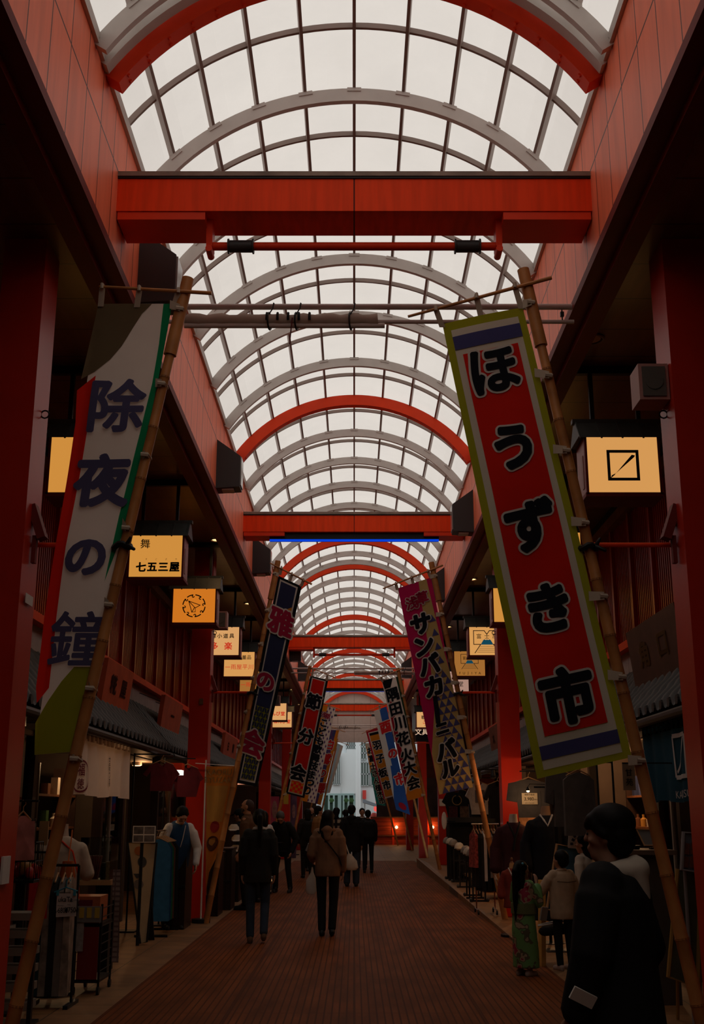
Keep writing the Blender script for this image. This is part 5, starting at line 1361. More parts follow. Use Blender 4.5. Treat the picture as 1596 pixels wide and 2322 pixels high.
# white and red child garment by the nearest pillar
garment(P(52, 1850, 9.3).x, 9.3, P(52, 1850, 9.3).z, .20, .34, .9, mat('white_red_cloth', (.45, .16, .13), .8, .5, 6), 'white and red child garment hanging by the nearest left pillar', kind='coat')
a, b = P(-14, 1998, 8.1), P(24, 1938, 8.1); o = MB().box((-2.31, 7.70, a.z), (-2.295, 7.86, b.z)).build('calendar_sheet', PAPER); tag(o, 'white calendar sheet fixed to the nearest left pillar', 'paper')
a, b = P(48, 1912, 10.6), P(80, 1856, 10.6); t = thing('price_board', 'dark framed price board reading 6000 and 6300 yen at far left', 'sign', (a + b) / 2)
MB().box((a.x, 10.6, a.z), (b.x, 10.63, b.z)).build('board', mat('grayish_board', (.14, .11, .085), .7), t); MB().box(((a.x + b.x) / 2 - .02, 10.63, 0), ((a.x + b.x) / 2 + .02, 10.66, a.z + .1)).build('stand_post', BLACK, t)
m = MB()
for s_, zz in (('One style', .86), ('¥6000', .58), ('¥6300', .22)): m.text(s_, .055, lambda u, v, zz=zz: V(((a.x + b.x) / 2 + u, 10.592, a.z + (b.z - a.z) * zz + v)), .003, .8)
m.build('handwriting', INK, t)
a, b = P(85, 1935, 10.9), P(110, 1862, 10.9); o = MB().box((a.x, 10.9, a.z), (b.x, 10.93, b.z)).build('kraft_card', mat('kraft', (.34, .19, .08), .8)); tag(o, 'brown kraft card between the price board and the white mannequin', 'card')
# wire basket with red goods on a black stand
q = P(52, 1995, 9.5); t = thing('wire_basket', 'black wire basket on a thin stand near the left pillar', 'basket', q); m = MB()
w, d, h = .115, .11, .29
for k in range(7):
    x = q.x - w + 2 * w * k / 6
    for yy in (q.y - d, q.y + d): m.cyl((x, yy, q.z), (x, yy, q.z + h), .0035, n=5)
for k in range(5):
    for x in (q.x - w, q.x + w): m.cyl((x, q.y - d + 2 * d * k / 4, q.z), (x, q.y - d + 2 * d * k / 4, q.z + h), .0035, n=5)
for z in (q.z, q.z + h * .5, q.z + h): m.tube([(q.x - w, q.y - d, z), (q.x + w, q.y - d, z), (q.x + w, q.y + d, z), (q.x - w, q.y + d, z)], .005, 5, True)
m.build('wire_cage', BLACK, t)
m = MB().box((q.x - w, q.y - d, q.z - .02), (q.x + w, q.y + d, q.z - .004)); m.build('tray', BLACK, t)
m = MB(); m.cyl((q.x, q.y, .02), (q.x, q.y, q.z - .02), .03, n=10).box((q.x - .16, q.y - .16, 0), (q.x + .16, q.y + .16, .02)); m.build('stand', BLACK, t)
for k in range(8):
    c = V((q.x - .065 + .043 * (k % 4), q.y - .05 + .09 * (k // 4), q.z + .055 + .02 * (k % 3))); m = MB(); m.ell(c, (.035, .05, .06), rot=rotm(.3 * k, .4, k))
    tag(m.build('packet', GOODS[(1, 1, 0, 1, 2, 1, 3, 1)[k]], None, True), 'small bright packet heaped inside the black wire basket', 'packet', 'packets in the wire basket')
q = P(82, 2055, 10.0); garment(q.x, 10.0, q.z + .32, .16, .42, .6, C('red_cloth', (.40, .012, .010)), 'plain red cloth hanging behind the front left pole', kind='coat', hanger=True)
# black ladder rack with white goods
q = P(35, 2200, 8.6); t = thing('slatted_rack', 'black slatted rack with pale trays at the far left bottom', 'rack', (q.x, 8.6, 0)); m = MB()
for x in (q.x - .12, q.x + .12): m.box((x - .015, 8.58, 0), (x + .015, 8.62, 1.0))
m.build('rack_frame', BLACK, t)
for k in range(6):
    z = .25 + .12 * k; MB().box((q.x - .11, 8.58, z), (q.x + .11, 8.80, z + .05)).build('tray', mat('dull_tray', (.20, .16, .12), .7), t)
# mannequin bust with white blouse
def bust(x, y, z0, hgt, m_, label, neckm, kind='bust', rz=0, arms=False, deco=None, stand=True, wooden=False, lower=0.0):
    t = thing('mannequin', label, 'mannequin', (x, y, 0)); R_ = Matrix.Translation((x, y, z0)) @ Matrix.Rotation(rz, 4, 'Z') @ Matrix.Scale(hgt / .72, 4)
    m = MB(); m.xf = R_; m.oval([(0, 0, .0, .155, .11), (0, 0, .12, .135, .10), (0, 0, .30, .165, .115), (0, 0, .42, .185, .105), (0, 0, .50, .16, .08), (0, 0, .545, .065, .055), (0, 0, .63, .055, .052), (.004, 0, .665, .050, .048)]); m.build('bust_form', neckm, t, True)
    c = MB(); c.xf = R_
    c.oval([(0, 0, -.03 - lower, .20 + lower * .06, .150), (0, 0, .12, .168, .128), (0, 0, .30, .188, .135), (0, 0, .42, .203, .125), (0, 0, .50, .165, .092), (0, 0, .555, .075, .066)])
    for s in (-1, 1):
        c.cap((s * .175, 0, .43), (s * .25, .02, .22), .075, .075)
        if arms or kind == 'kimono': c.cap((s * .25, .02, .22), (s * .26, -.03, -.02), .078, .085)
    remesh('clothing', c, m_, t, .010, 4)
    if arms:
        for s in (-1, 1):
            b = MB(); b.xf = R_; W_ = V((s * .27, -.04, -.10)); b.cap((s * .255, 0, .1), W_, .035, .026)
            for q2 in (-1.5, -.5, .5, 1.5):
                k0 = W_ + V((0, q2 * .017, -.075)); b.cap(W_, k0, .017, .011); b.cap(k0, k0 + V((-s * .012, 0, -.045)), .0095, .008); b.cap(k0 + V((-s * .012, 0, -.045)), k0 + V((-s * .025, 0, -.075)), .008, .007)
            b.cap(W_ + V((0, -.02, -.03)), W_ + V((-s * .02, -.045, -.075)), .013, .009)
            remesh('arm', b, neckm, t, .006, 2)
    if stand:
        m = MB(); m.cyl((x, y, .03), (x, y, z0 + .05), .02, n=10).cyl((x, y, 0), (x, y, .03), .18, n=24); m.build('stand', BLACK, t)
    if deco: deco(t, R_)
    return t


def collar_v(m_, short=False):
    def f(t, R_):
        if short:
            m = MB(); m.xf = R_; m.tube([(-.075, -.03, .56), (-.04, -.09, .50), (0, -.12, .43), (.04, -.09, .50), (.075, -.03, .56)], .012, 6); m.build('neckline', m_, t, True); return
        m = MB(); m.xf = R_
        m.tube([(-.08, -.02, .56), (-.05, -.10, .48), (0, -.143, .36)], .014, 6); m.tube([(.08, -.02, .56), (.05, -.10, .48), (0, -.143, .36), (-.03, -.15, .2)], .014, 6); m.build('neckline', m_, t, True)
    return f


def blouse_cord(t, R_):
    m = MB(); m.xf = R_; m.tube([(-.02, -.09, .53), (.10, -.13, .42), (.165, -.13, .20), (.18, -.08, .0)], .008, 6); m.build('red_cord', RED, t, True)
q = P(142, 1870, 11.0); bust(q.x, 11.0, q.z - .66, .72, mat('cream_blouse', (.44, .34, .24), .8, .2, 10), 'mannequin bust in a cream blouse with a red cord at far left', mat('cream_bust', (.48, .34, .24), .7), rz=.3, deco=blouse_cord)
q = P(160, 1985, 10.82); m = MB(); m.oval([(q.x, 10.7, q.z - .12, .05, .03), (q.x, 10.7, q.z, .075, .04), (q.x, 10.7, q.z + .13, .05, .03)]); m.tube([(q.x, 10.7, q.z + .12), (q.x - .01, 10.80, q.z + .3), (q.x - .03, 10.90, q.z + .40)], .006, 6); tag(m.build('orange_pouch', mat('orange_cloth', (.50, .10, .015), .7), None, True), 'orange pouch hanging beside the cream blouse mannequin', 'pouch')
# rail of black hangers and the price sheet
q = P(128, 1962, 10.4); t = thing('garment_rail', 'short rail of yukata on black hangers beside the front left pole', 'rack', (q.x, 10.4, 0)); m = MB()
m.cyl((q.x - .14, 10.4, q.z), (q.x + .2, 10.4, q.z), .012, n=8); m.cyl((q.x - .14, 10.4, 0), (q.x - .14, 10.4, q.z), .012, n=8); m.cyl((q.x + .2, 10.4, 0), (q.x + .2, 10.4, q.z), .012, n=8); m.box((q.x - .16, 10.2, 0), (q.x - .12, 10.6, .03)).box((q.x + .18, 10.2, 0), (q.x + .22, 10.6, .03)); m.build('rail_frame', BLACK, t, True)
gm = [C('teal_yukata', (.02, .05, .06)), C('pale_print_yukata', (.22, .17, .13), .8, .5), BLK2, C('gray_yukata', (.16, .13, .11)), C('floral_pale_yukata', (.26, .19, .14), .8, .6)]
for k in range(5):
    garment(q.x - .10 + .06 * k, 10.4, q.z - .10, .36, .95, math.pi / 2 + .1, gm[k], ['dark teal yukata first on the short left rail', 'pale printed yukata second on the short left rail', 'black yukata in the middle of the short left rail', 'gray yukata fourth on the short left rail', 'pale floral yukata last on the short left rail'][k], group='yukata on the short left rail', kind='coat')
a, b = P(126, 2078, 10.17), P(175, 2026, 10.17); t = thing('price_sheet', 'handwritten white price sheet YukaTa 6800 and 7500 yen', 'sign', (a + b) / 2)
m = MB(); m.grid(lambda u, v: V((a.x + (b.x - a.x) * u, 10.17 + .01 * math.sin(3 * u) + .012 * v * v, b.z + (a.z - b.z) * v - .008 * (1 - u) * v)), 6, 6); m.build('paper', PAPER, t, True)
m = MB(); ff = lambda cx, cz: (lambda u, v: V((a.x + (b.x - a.x) * cx + u, 10.164 + .01 * math.sin(3 * cx) + .012 * (1 - cz) ** 2, a.z + (b.z - a.z) * cz + v)))
m.text('YukaTa', .058, ff(.33, .74), .004, .9); m.text('¥6800', .060, ff(.25, .26), .004, .72); m.text('¥7500', .060, ff(.76, .28), .004, .75); m.text('Women', .016, ff(.2, .47), .0); m.text('Men', .016, ff(.62, .50), .0); m.text('and Cotton', .018, ff(.86, .72), .0); m.build('handwriting', INK, t)
aq = mat('aqua_plastic', (.04, .26, .33), .4); q = P(150, 2018, 10.17); t2 = thing('clip_hanger', 'aqua plastic clip hanger holding the handwritten price sheet', 'hanger', q)
m = MB(); m.tube([q + V((-.10, 0, -.02)), q + V((0, 0, .02)), q + V((.10, 0, -.01))], .006, 6); m.tube([q + V((0, 0, .02)), q + V((.0, 0, .08)), q + V((.025, 0, .10)), q + V((.03, 0, .07))], .005, 6); m.build('hook', aq, t2, True)
for x in (-.07, .075): MB().cbox(q + V((x, 0, -.025)), (.022, .018, .045)).build('clip', aq, t2)
# rolling cart
y = 11.0; a, b = P(167, 2216, y), P(232, 2055, y); t = thing('rolling_cart', 'wire rolling cart with a dark red panel and gray price band', 'cart', ((a.x + b.x) / 2, y, 0)); zt = P(200, 2050, y).z
x0, x1 = a.x, b.x; MB().box((x0 + .02, y, .12), (x1 - .02, y + .015, zt - .16)).build('red_panel', mat('cart_red', (.20, .018, .012), .5), t)
MB().box((x0, y - .02, zt - .16), (x1, y + .0, zt - .02)).build('gray_band', mat('cart_gray', (.20, .18, .16), .6), t)
m = MB()
for x in (x0, x1):
    for yy in (y, y + .5): m.cyl((x, yy, .06), (x, yy, zt), .011, n=8)
for z in [.12 + (zt - .16) * k / 8 for k in range(9)]:
    for x in (x0, x1): m.cyl((x, y, z), (x, y + .5, z), .005, n=5)
m.box((x0, y, .1), (x1, y + .5, .13)).box((x0, y, zt - .2), (x1, y + .5, zt - .17)); m.build('wire_frame', BLACK, t)
for x in (x0, x1):
    for yy in (y, y + .5): m = MB(); m.cyl((x - .012, yy, .035), (x + .012, yy, .035), .035, n=14); m.build('caster', BLACK, t, True)
for k, px in enumerate((187, 204, 222)):
    q = P(px, 2060, y); MB().box((q.x - .022, y - .026, zt - .12), (q.x + .022, y - .02, zt - .03)).build('yellow_tag', mat('yellow_sheet', (.45, .30, .03), .6), t)
q = P(183, 2110, y); MB().box((q.x - .035, y - .012, q.z - .18), (q.x + .03, y - .004, q.z + .14)).build('leaflet', mat('leaflet', (.30, .26, .23), .7, .3, 20), t)
q = P(205, 2035, y + .2); t = thing('carton', 'orange and maroon carton on top of the rolling cart', 'box', q); MB().box((q.x - .16, y + .08, zt - .165), (q.x + .12, y + .42, zt + .06)).build('carton_body', mat('carton', (.40, .10, .03), .5), t)
MB().box((q.x - .12, y + .075, zt - .06), (q.x + .05, y + .08, zt + .03)).build('maroon_print', mat('maroon_print', (.16, .012, .025), .8), t)
# glass display case with fans and dolls on a black stand
y = 12.4; a, b = P(178, 1996, y), P(253, 1900, y); t = thing('display_case', 'clear display case on a wooden board and black stand, left shops', 'case', ((a.x + b.x) / 2, y, 0))
MB().box((a.x - .02, y - .02, a.z - .05), (b.x + .02, y + .42, a.z)).build('wood_base', WOODL, t)
m = MB(); w = .004
m.box((a.x, y, a.z), (b.x, y + w, b.z)).box((a.x, y + .4, a.z), (b.x, y + .4 + w, b.z)).box((a.x, y + w, a.z), (a.x + w, y + .4, b.z)).box((b.x - w, y + w, a.z), (b.x, y + .4, b.z)).box((a.x, y, b.z), (b.x, y + .404, b.z + w)); m.build('acrylic_box', GLASS, t)
m = MB().box((b.x - .16, y + .1, .0), (b.x, y + .4, a.z - .05)).box((a.x + .16, y + .18, 0), (a.x + .22, y + .24, a.z - .05)); m.build('black_stand', BLACK, t)
for k, (px, c, h, lab) in enumerate(((213, (.20, .02, .018), .24, 'dark red folded fans inside the clear display case'), (238, (.02, .03, .02), .17, 'dark green canister inside the clear display case'), (247, (.42, .30, .14), .18, 'gold patterned canister at the right inside the display case'))):
    q = P(px, 1990, y + .2); m = MB()
    if k == 0:
        for j in range(6): m.cbox((q.x - .06 + .022 * j, y + .2, a.z + h / 2), (.014, .05, h), rotm(0, .06 * (j - 2.5), 0))
    else: m.oval([(q.x, y + .15, a.z, .04, .04), (q.x, y + .15, a.z + h * .8, .04, .04), (q.x, y + .15, a.z + h, .03, .03)])
    tag(m.build(('folding_fans', 'canister', 'canister')[k], mat(f'case_goods_{k}', c, .4, .4, 40), None, k > 0), lab, ('fan', 'canister', 'canister')[k])
# hanging scroll of paper
y = 12.5; a, b = P(246, 2182, y), P(274, 1972, y); t = thing('paper_scroll', 'long pale paper banner hanging down beside the display case', 'banner', (a + b) / 2)
m = MB(); m.grid(lambda u, v: V((a.x + (b.x - a.x) * u + .03 * v, y - .02 - .10 * max(0, v - .85) - .01 * math.sin(6 * v), b.z + (a.z - b.z) * v)), 4, 24); m.build('paper', lines_mat('faded_print', (.24, .17, .14), (.13, .08, .07), [(2, .05, .02, 0), (0, .06, .012, 0)], .8, .2, 8), t, True)
# tapered tea board
y = 15.0; t = thing('tea_board', 'tapered cream board with drawings of coffee cups in a dark frame', 'sign', P(318, 2135, y)); pts = [(285, 1910), (352, 1912), (333, 2136), (318, 2140)]
w = [P(*q, y) for q in pts]; lean_ = lambda p, k=0: V((p.x, y + (p.z) * .10 - .004 * k, max(p.z, .01)))
m = MB(); m.prism([lean_(p) for p in w], (0, .03, 0)); m.build('cream_panel', mat('cream_panel', (.42, .30, .17), .6, .12, 4), t)
m = MB(); ww = [lean_(p, 1) for p in w]; m.tube(ww, .014, 6, True); m.build('dark_frame', BLACK, t)
def on(px, py, k=2): return lean_(P(px, py, y), k)
def disc(px, py, rx, ry, m_, nm):
    mm = MB(); mm.poly([on(px + rx * math.cos(a), py + ry * math.sin(a)) for a in [k * math.pi / 12 for k in range(24)]]); mm.build(nm, m_, t)
disc(311, 1930, 10, 10, mat('tea_orange', (.38, .12, .03), .6), 'orange_disc'); gl_ = mat('cup_print', (.05, .05, .05), .5); disc(319, 1955, 10, 12, gl_, 'cup_print'); disc(312, 2006, 11, 11, mat('cup_gray', (.16, .13, .11), .5), 'cup_print')
m = MB(); m.poly([on(300, 1982), on(317, 1982), on(311, 1992), on(306, 1992)]); m.build('dripper_print', gl_, t)
m = MB(); m.prism([(w[2].x, y + .55, 0), (w[3].x, y + .55, 0), (w[0].x + .1, y + .12, w[0].z - .05), (w[1].x - .1, y + .12, w[0].z - .05)], (0, .02, 0)); m.build('rear_leg', BLACK, t)
y = 14.9; a, b = P(300, 1911, y), P(353, 1873, y); t = thing('photo_card', 'card of four small photographs above the tapered cream board', 'card', (a + b) / 2); MB().box((a.x, y, a.z), (b.x, y + .012, b.z)).build('card', PAPER, t)
for i in range(2):
    for j in range(2):
        MB().box((a.x + .012 + i * .135, y - .003, a.z + .012 + j * .095), (a.x + .135 + i * .14, y, a.z + .09 + j * .105)).build('photo_print', mat('photo_print', (.12, .10, .09), .5, .6, 14), t)
MB().box((a.x + .1, y + .012, 0), (a.x + .14, y + .03, a.z + .1)).build('post', BLACK, t)
# rail of blue yukata
y = 16.3; xa = P(365, 1850, y).x; zt = P(365, 1884, y).z; t = thing('garment_rail', 'rail of blue yukata on wooden hangers below the blue vest', 'rack', (xa, y, 0)); m = MB()
m.cyl((xa, y - .4, zt), (xa, y + .55, zt), .013, n=8)
for yy in (y - .4, y + .55): m.cyl((xa, yy, 0), (xa, yy, zt), .013, n=8).box((xa - .22, yy - .015, 0), (xa + .22, yy + .015, .03))
m.build('rail_frame', BLACK, t, True)
bl = [C('bright_blue_yukata', (.03, .12, .22)), C('blue_yukata', (.02, .07, .16)), C('green_yukata', (.02, .13, .06)), C('brown_yukata', (.12, .05, .02)), BLK, BLK2]
for k in range(6):
    garment(xa + .02, y - .35 + .14 * k, zt - .11, .38, 1.05, .15, bl[k], ['bright blue yukata at the front of the blue rail', 'blue yukata second on the blue rail', 'green yukata third on the blue rail', 'brown yukata fourth on the blue rail', 'black yukata fifth on the blue rail', 'faded black yukata last on the blue rail'][k], group='yukata on the blue rail', kind='coat')
# dark crates and counters past the second pillar, shoe-like caps
for k, (y, px0, px1, zz, lab) in enumerate(((16.9, 388, 426, 1.25, 'black cabinet beside the blue yukata rail'), (19.0, 470, 500, .95, 'dark wooden counter behind the orange banner'), (20.2, 500, 528, .98, 'second dark wooden counter left of the ponytail walker'), (22.0, 525, 545, .95, 'third dark counter under the stacked pale caps'))):
    a, b = P(px0, 1850, y), P(px1, 1850, y); t = thing('counter', lab, 'counter', ((a.x + b.x) / 2, y, 0))
    MB().box((a.x, y, 0), (b.x, y + .7, zz)).build('counter_body', lines_mat('dark_board_counter', (.022, .010, .007), (.006, .004, .003), [(0, .10, .012, 0)], .4, .3, 4), t); MB().box((a.x - .02, y - .03, zz), (b.x + .02, y + .72, zz + .03)).build('counter_top', DWOOD, t)
    MB().box((a.x, y - .02, zz * .45), (b.x, y, zz * .45 + .04)).build('rail', BLACK, t)
for k, (px, py) in enumerate(((530, 1878), (537, 1902), (534, 1925))):
    q = P(px, py, 21.6); t = thing('cap', f'pale cap on the left stall rack, {["top", "middle", "bottom"][k]} of three', 'cap', q, 'pale caps on the left stall')
    m = MB(); m.oval([(q.x, q.y, q.z - .03, .10, .11), (q.x, q.y, q.z + .02, .095, .10), (q.x, q.y, q.z + .07, .05, .06)]); m.build('crown', CREAM, t, True)
    m = MB(); m.prism([q + V((-.08, -.08, -.03)), q + V((-.05, -.19, -.045)), q + V((.05, -.19, -.045)), q + V((.08, -.08, -.03))], (0, 0, .012)); m.build('brim', WCL, t)
t = thing('cap_stand', 'thin black stand carrying the three pale caps on the left', 'stand', P(534, 1850, 21.75)); q = P(534, 1880, 21.75); m = MB(); m.cyl((q.x, 21.75, 0), (q.x, 21.75, q.z), .015, n=8)
for py in (1878, 1902, 1925): z = P(534, py, 21.75).z - .04; m.cyl((q.x, 21.75, z), (q.x, 21.58, z), .008, n=6)
m.build('stand_pole', BLACK, t)
# orange standing banner
y = 17.93; t = thing('standing_banner', 'orange standing banner on a white pole reading KAORU RYUZAKI', 'banner', P(466, 2060, y)); OR = cloth('banner_orange', (.55, .19, .025)); OR2 = cloth('banner_light_orange', (.58, .30, .07))
a = P(467, 1728, y); m = MB(); m.cyl((a.x, y, 0), (a.x, y, a.z + .03), .012, n=8); m.build('pole', WHITE, t, True); c = P(443, 1731, y); d = P(548, 1738, y); m = MB(); m.tube([c, d], .006, 6); m.build('cross_bar', WHITE, t, True)
m = MB(); m.cyl((a.x, y, 0), (a.x, y, .06), .14, n=20); m.build('foot', BLACK, t)
edge = [(545, 1738), (538, 1780), (524, 1830), (510, 1890), (492, 1940), (474, 1978), (466, 2032)]
def ob(py): 
    for (xa_, ya_), (xb_, yb_) in zip(edge, edge[1:]):
        if ya_ <= py <= yb_: return xa_ + (xb_ - xa_) * (py - ya_) / (yb_ - ya_)
    return edge[-1][0]
def of(u, v, k=0):
    py = 1738 + (2030 - 1738) * v; p = P(467.5 + (max(ob(py), 469) - 467.5) * u, py, y); return V((p.x, y - .02 + .10 * u * v * (1 - v) * 3 + .02 * math.sin(u * 7 + v * 5) - .005 * k, p.z))
m = MB(); m.mi(0); m.grid(of, 10, 40); m.build('cloth', [OR], t, True)
m = MB(); m.grid(lambda u, v: of(.02 + u * .7, .15 + .28 * v, 1), 8, 12); m.build('pale_panel', OR2, t)
m = MB()
for s_, vv in (('KAORU', .045), ('RYUZAKI', .105)): m.text(s_, .15, lambda u, v, vv=vv: of(.40 + u / .60, vv - v / 2.15, 2), .002, .9)
m.build('lettering', cloth('pale_orange_print', (.60, .40, .16)), t)
for cu, cv, ru, rv, c in ((.42, .47, .22, .045, (.30, .02, .015)), (.40, .60, .36, .06, (.10, .03, .012)), (.40, .585, .22, .03, (.40, .17, .03))):
    m = MB(); m.poly([of(cu + ru * math.cos(a_), cv + rv * math.sin(a_), 3) for a_ in [k * math.pi / 12 for k in range(24)]]); m.build('bowl_print', mat(f'bowl_{c[0]}', c, .8), t)
# bicycle
q = G(632, 2022); t = thing('bicycle', 'dark bicycle beside the bending person in black', 'bicycle', (q.x - .10, q.y - .4, 0)); bx0 = q.x - .12
for yy in (q.y - .75, q.y + .30):
    w_ = MB(); w_.tube([(bx0 + .02 * math.cos(a_), yy + .31 * math.cos(a_), .325 + .31 * math.sin(a_)) for a_ in [k * math.pi / 18 for k in range(36)]], .018, 8, True); o = w_.build('wheel', BLACK, t, True)
    w_ = MB(); w_.tube([(bx0, yy + .285 * math.cos(a_), .325 + .285 * math.sin(a_)) for a_ in [k * math.pi / 18 for k in range(36)]], .008, 6, True)
    for k in range(16): a_ = k * math.pi / 8; w_.cyl((bx0, yy, .325), (bx0, yy + .28 * math.cos(a_), .325 + .28 * math.sin(a_)), .0015, n=4)
    w_.cyl((bx0 - .04, yy, .325), (bx0 + .04, yy, .325), .02, n=10); w_.build('rim', CHROME, o, True)
y1_, y2_ = q.y - .75, q.y + .30; m = MB(); m.tube([(bx0, y2_, .325), (bx0, q.y - .3, .30), (bx0, q.y - .38, .80)], .016, 8); m.tube([(bx0, q.y - .3, .30), (bx0, y1_ + .18, .78), (bx0, y1_, .325)], .016, 8); m.tube([(bx0, q.y - .38, .72), (bx0, y1_ + .16, .74)], .016, 8); m.tube([(bx0, y2_, .325), (bx0, q.y - .38, .70)], .011, 8); m.tube([(bx0, y1_ + .18, .78), (bx0, y1_ + .22, .98)], .014, 8); m.build('frame', BLACK, t, True)
m = MB(); m.tube([(bx0 - .27, y1_ + .36, .98), (bx0 - .20, y1_ + .24, 1.0), (bx0, y1_ + .21, .99), (bx0 + .20, y1_ + .24, 1.0), (bx0 + .27, y1_ + .36, .98)], .013, 8); m.build('handlebar', BLACK, t, True)
m = MB(); m.ell((bx0, q.y - .38, .84), (.075, .13, .04)); m.build('saddle', BLACK, t, True)

# ---------------------------------------------------------------- right stalls
# cap racks: pale caps on low stands
for k, (px, py, y) in enumerate(((1014, 1906, 26.5), (1021, 1908, 26), (1028, 1911, 25.5), (1041, 1919, 24), (1056, 1927, 22), (1062, 1931, 21.4), (1070, 1934, 20.8))):
    q = P(px, py, y); t = thing('cap', 'pale cap in the slanting row on the right cap rack', 'cap', q, 'pale caps on the right rack')
    m = MB(); m.oval([(q.x, q.y, q.z - .05, .10, .11), (q.x, q.y, q.z + .0, .098, .105), (q.x, q.y, q.z + .05, .07, .08), (q.x, q.y, q.z + .075, .03, .03)]); m.build('crown', CREAM if k % 2 else C('gray_cap', (.26, .21, .17)), t, True)
    m = MB(); m.prism([q + V((-.09, -.06, -.05)), q + V((-.06, -.18, -.075)), q + V((.06, -.18, -.075)), q + V((.09, -.06, -.05))], (0, 0, .014)); m.build('brim', BRN, t)
t = thing('cap_rack', 'long low black rack under the pale caps on the right', 'rack', (2.2, 23.5, .12)); m = MB()
for px, py, y in ((1014, 1906, 26.5), (1021, 1908, 26), (1028, 1911, 25.5), (1041, 1919, 24), (1056, 1927, 22), (1062, 1931, 21.4), (1070, 1934, 20.8)):
    q = P(px, py, y); zb = .012 * (y - 13); m.box((q.x - .014, y - .014, zb), (q.x + .014, y + .014, q.z - .03)); m.box((q.x - .06, y - .02, zb), (q.x + .26, y + .02, zb + .03)); m.box((q.x + .2, y - .014, zb), (q.x + .228, y + .014, .62)); m.box((q.x, y - .012, .58), (q.x + .2, y + .012, .61))
m.box((2.33, 20.7, .56), (2.36, 26.6, .60)); m.build('rack_frame', BLACK, t)
for px, y in ((1014, 26.5), (1028, 25.5), (1041, 24), (1056, 22), (1070, 20.8)):
    for dx in (-.05, .25): q = P(px, 1900, y); m = MB(); m.ell((q.x + dx, y - .03, .012 * (y - 13) + .032), (.028, .032, .032)); m.build('caster', CHAR, t, True)
for k in range(4):
    y = 21.2 + 1.5 * k; MB().box((2.45, y, .25), (2.85, y + .9, .29)).build('lit_shelf', WOODL, t)


def gold_crest(t, R_):
    m = MB(); m.xf = R_
    for k in range(22):
        if k in (4, 5): continue
        p, q = 2 * math.pi * k / 22, 2 * math.pi * (k + 1) / 22; m.poly([(r * math.cos(a_), -.05, -.24 + r * math.sin(a_)) for r, a_ in ((.095, p), (.112, p), (.112, q), (.095, q))])
    m.text('侍', .16, lambda a_, b_: V((a_, -.05, -.24 + b_)), .006); m.build('gold_crest', mat('gold_print', (.30, .17, .05), .6), t)


def cat_print(t, R_):
    m = MB(); m.xf = R_; m.box((-.11, -.052, -.43), (.11, -.048, -.15)); m.build('print_panel', mat('print_gray', (.10, .08, .075), .7), t)
    m = MB(); m.xf = R_; m.ell((0, -.054, -.26), (.06, .003, .055)); m.build('pale_figure', mat('print_pale', (.40, .32, .25), .7), t)
garment(P(1036, 1850, 26.3).x, 26.3, P(1036, 1790, 26.3).z, .54, .66, 0, BLK, 'black T-shirt with a gold circle crest on the right', name='printed_shirt', kind='tee', deco=gold_crest)
garment(P(1088, 1850, 26).x, 26.0, P(1088, 1776, 26).z, .52, .68, .15, C('pale_shirt', (.42, .34, .28)), 'pale T-shirt with a square print beside the second right pillar', name='printed_shirt', kind='tee', deco=cat_print)
garment(P(1130, 1850, 20.8).x, 20.8, P(1130, 1775, 20.8).z, .46, .62, .3, BLK2, 'plain black T-shirt partly behind the second right pillar', name='printed_shirt', kind='tee')
for k, (px, lab) in enumerate(((1030, 'maroon print folded shirt on the right shelf'), (1050, 'gold print folded shirt on the right shelf'), (1078, 'dark print folded shirt on the right shelf'), (1100, 'circle print folded shirt on the right shelf'))):
    q = P(px, 1842, 26.2); m = MB().cbox(q, (.25, .06, .26)); o = m.build('folded_shirt', mat(f'folded_{k}', ((.06, .012, .012), (.09, .05, .03), (.02, .018, .018), (.03, .027, .025))[k], .8, .6, 20)); tag(o, lab, 'shirt')
q = P(1040, 1850, 26.2); t = thing('shirt_shelf', 'black shelf unit carrying folded printed shirts on the right', 'shelf', (2.6, 26.2, .1)); a, b = P(1015, 1865, 26.2), P(1120, 1853, 26.2)
MB().box((a.x, 26.1, a.z), (b.x, 26.5, a.z + .11)).build('shelf_board', BLACK, t); m = MB()
for x in (a.x + .02, b.x - .02): m.box((x - .02, 26.28, .1), (x + .02, 26.32, a.z))
m.build('shelf_leg', BLACK, t); MB().box((a.x, 26.65, .1), (b.x, 26.68, a.z)).build('back_board', BLK2, t)
# display rail overhead with clip lamps, warm back board
a, b = P(1085, 1765, 28), P(1128, 1732, 28); o = MB().box((a.x - .1, 28.0, a.z - .5), (b.x - .05, 28.03, b.z)).build('display_board', mat('salmon_board', (.62, .16, .09), .6)); tag(o, 'salmon display board lit warmly behind the T-shirts', 'board')
t = thing('lamp_rail', 'black overhead rail with clip lamps above the T-shirts', 'rail', (2.7, 21.8, 2.3)); zr = P(1085, 1745, 21.8).z; m = MB(); m.cyl((2.2, 21.8, zr), (3.4, 21.8, zr), .014, n=8); m.cyl((2.3, 21.8, zr), (2.9, 21.8, 2.46), .008, n=6); m.build('rail', BLACK, t)
for x in (2.35, 2.62, 2.95):
    m = MB(); m.cyl((x, 21.8, zr - .02), (x, 21.76, zr - .16), .035, .055, 14); m.build('lamp_head', BLACK, t, True)
    lamp('clip_lamp', 'SPOT', (x, 21.72, zr - .17), 14, (1, .6, .3), .04, (x + .1, 22.6, 1.4), 90)
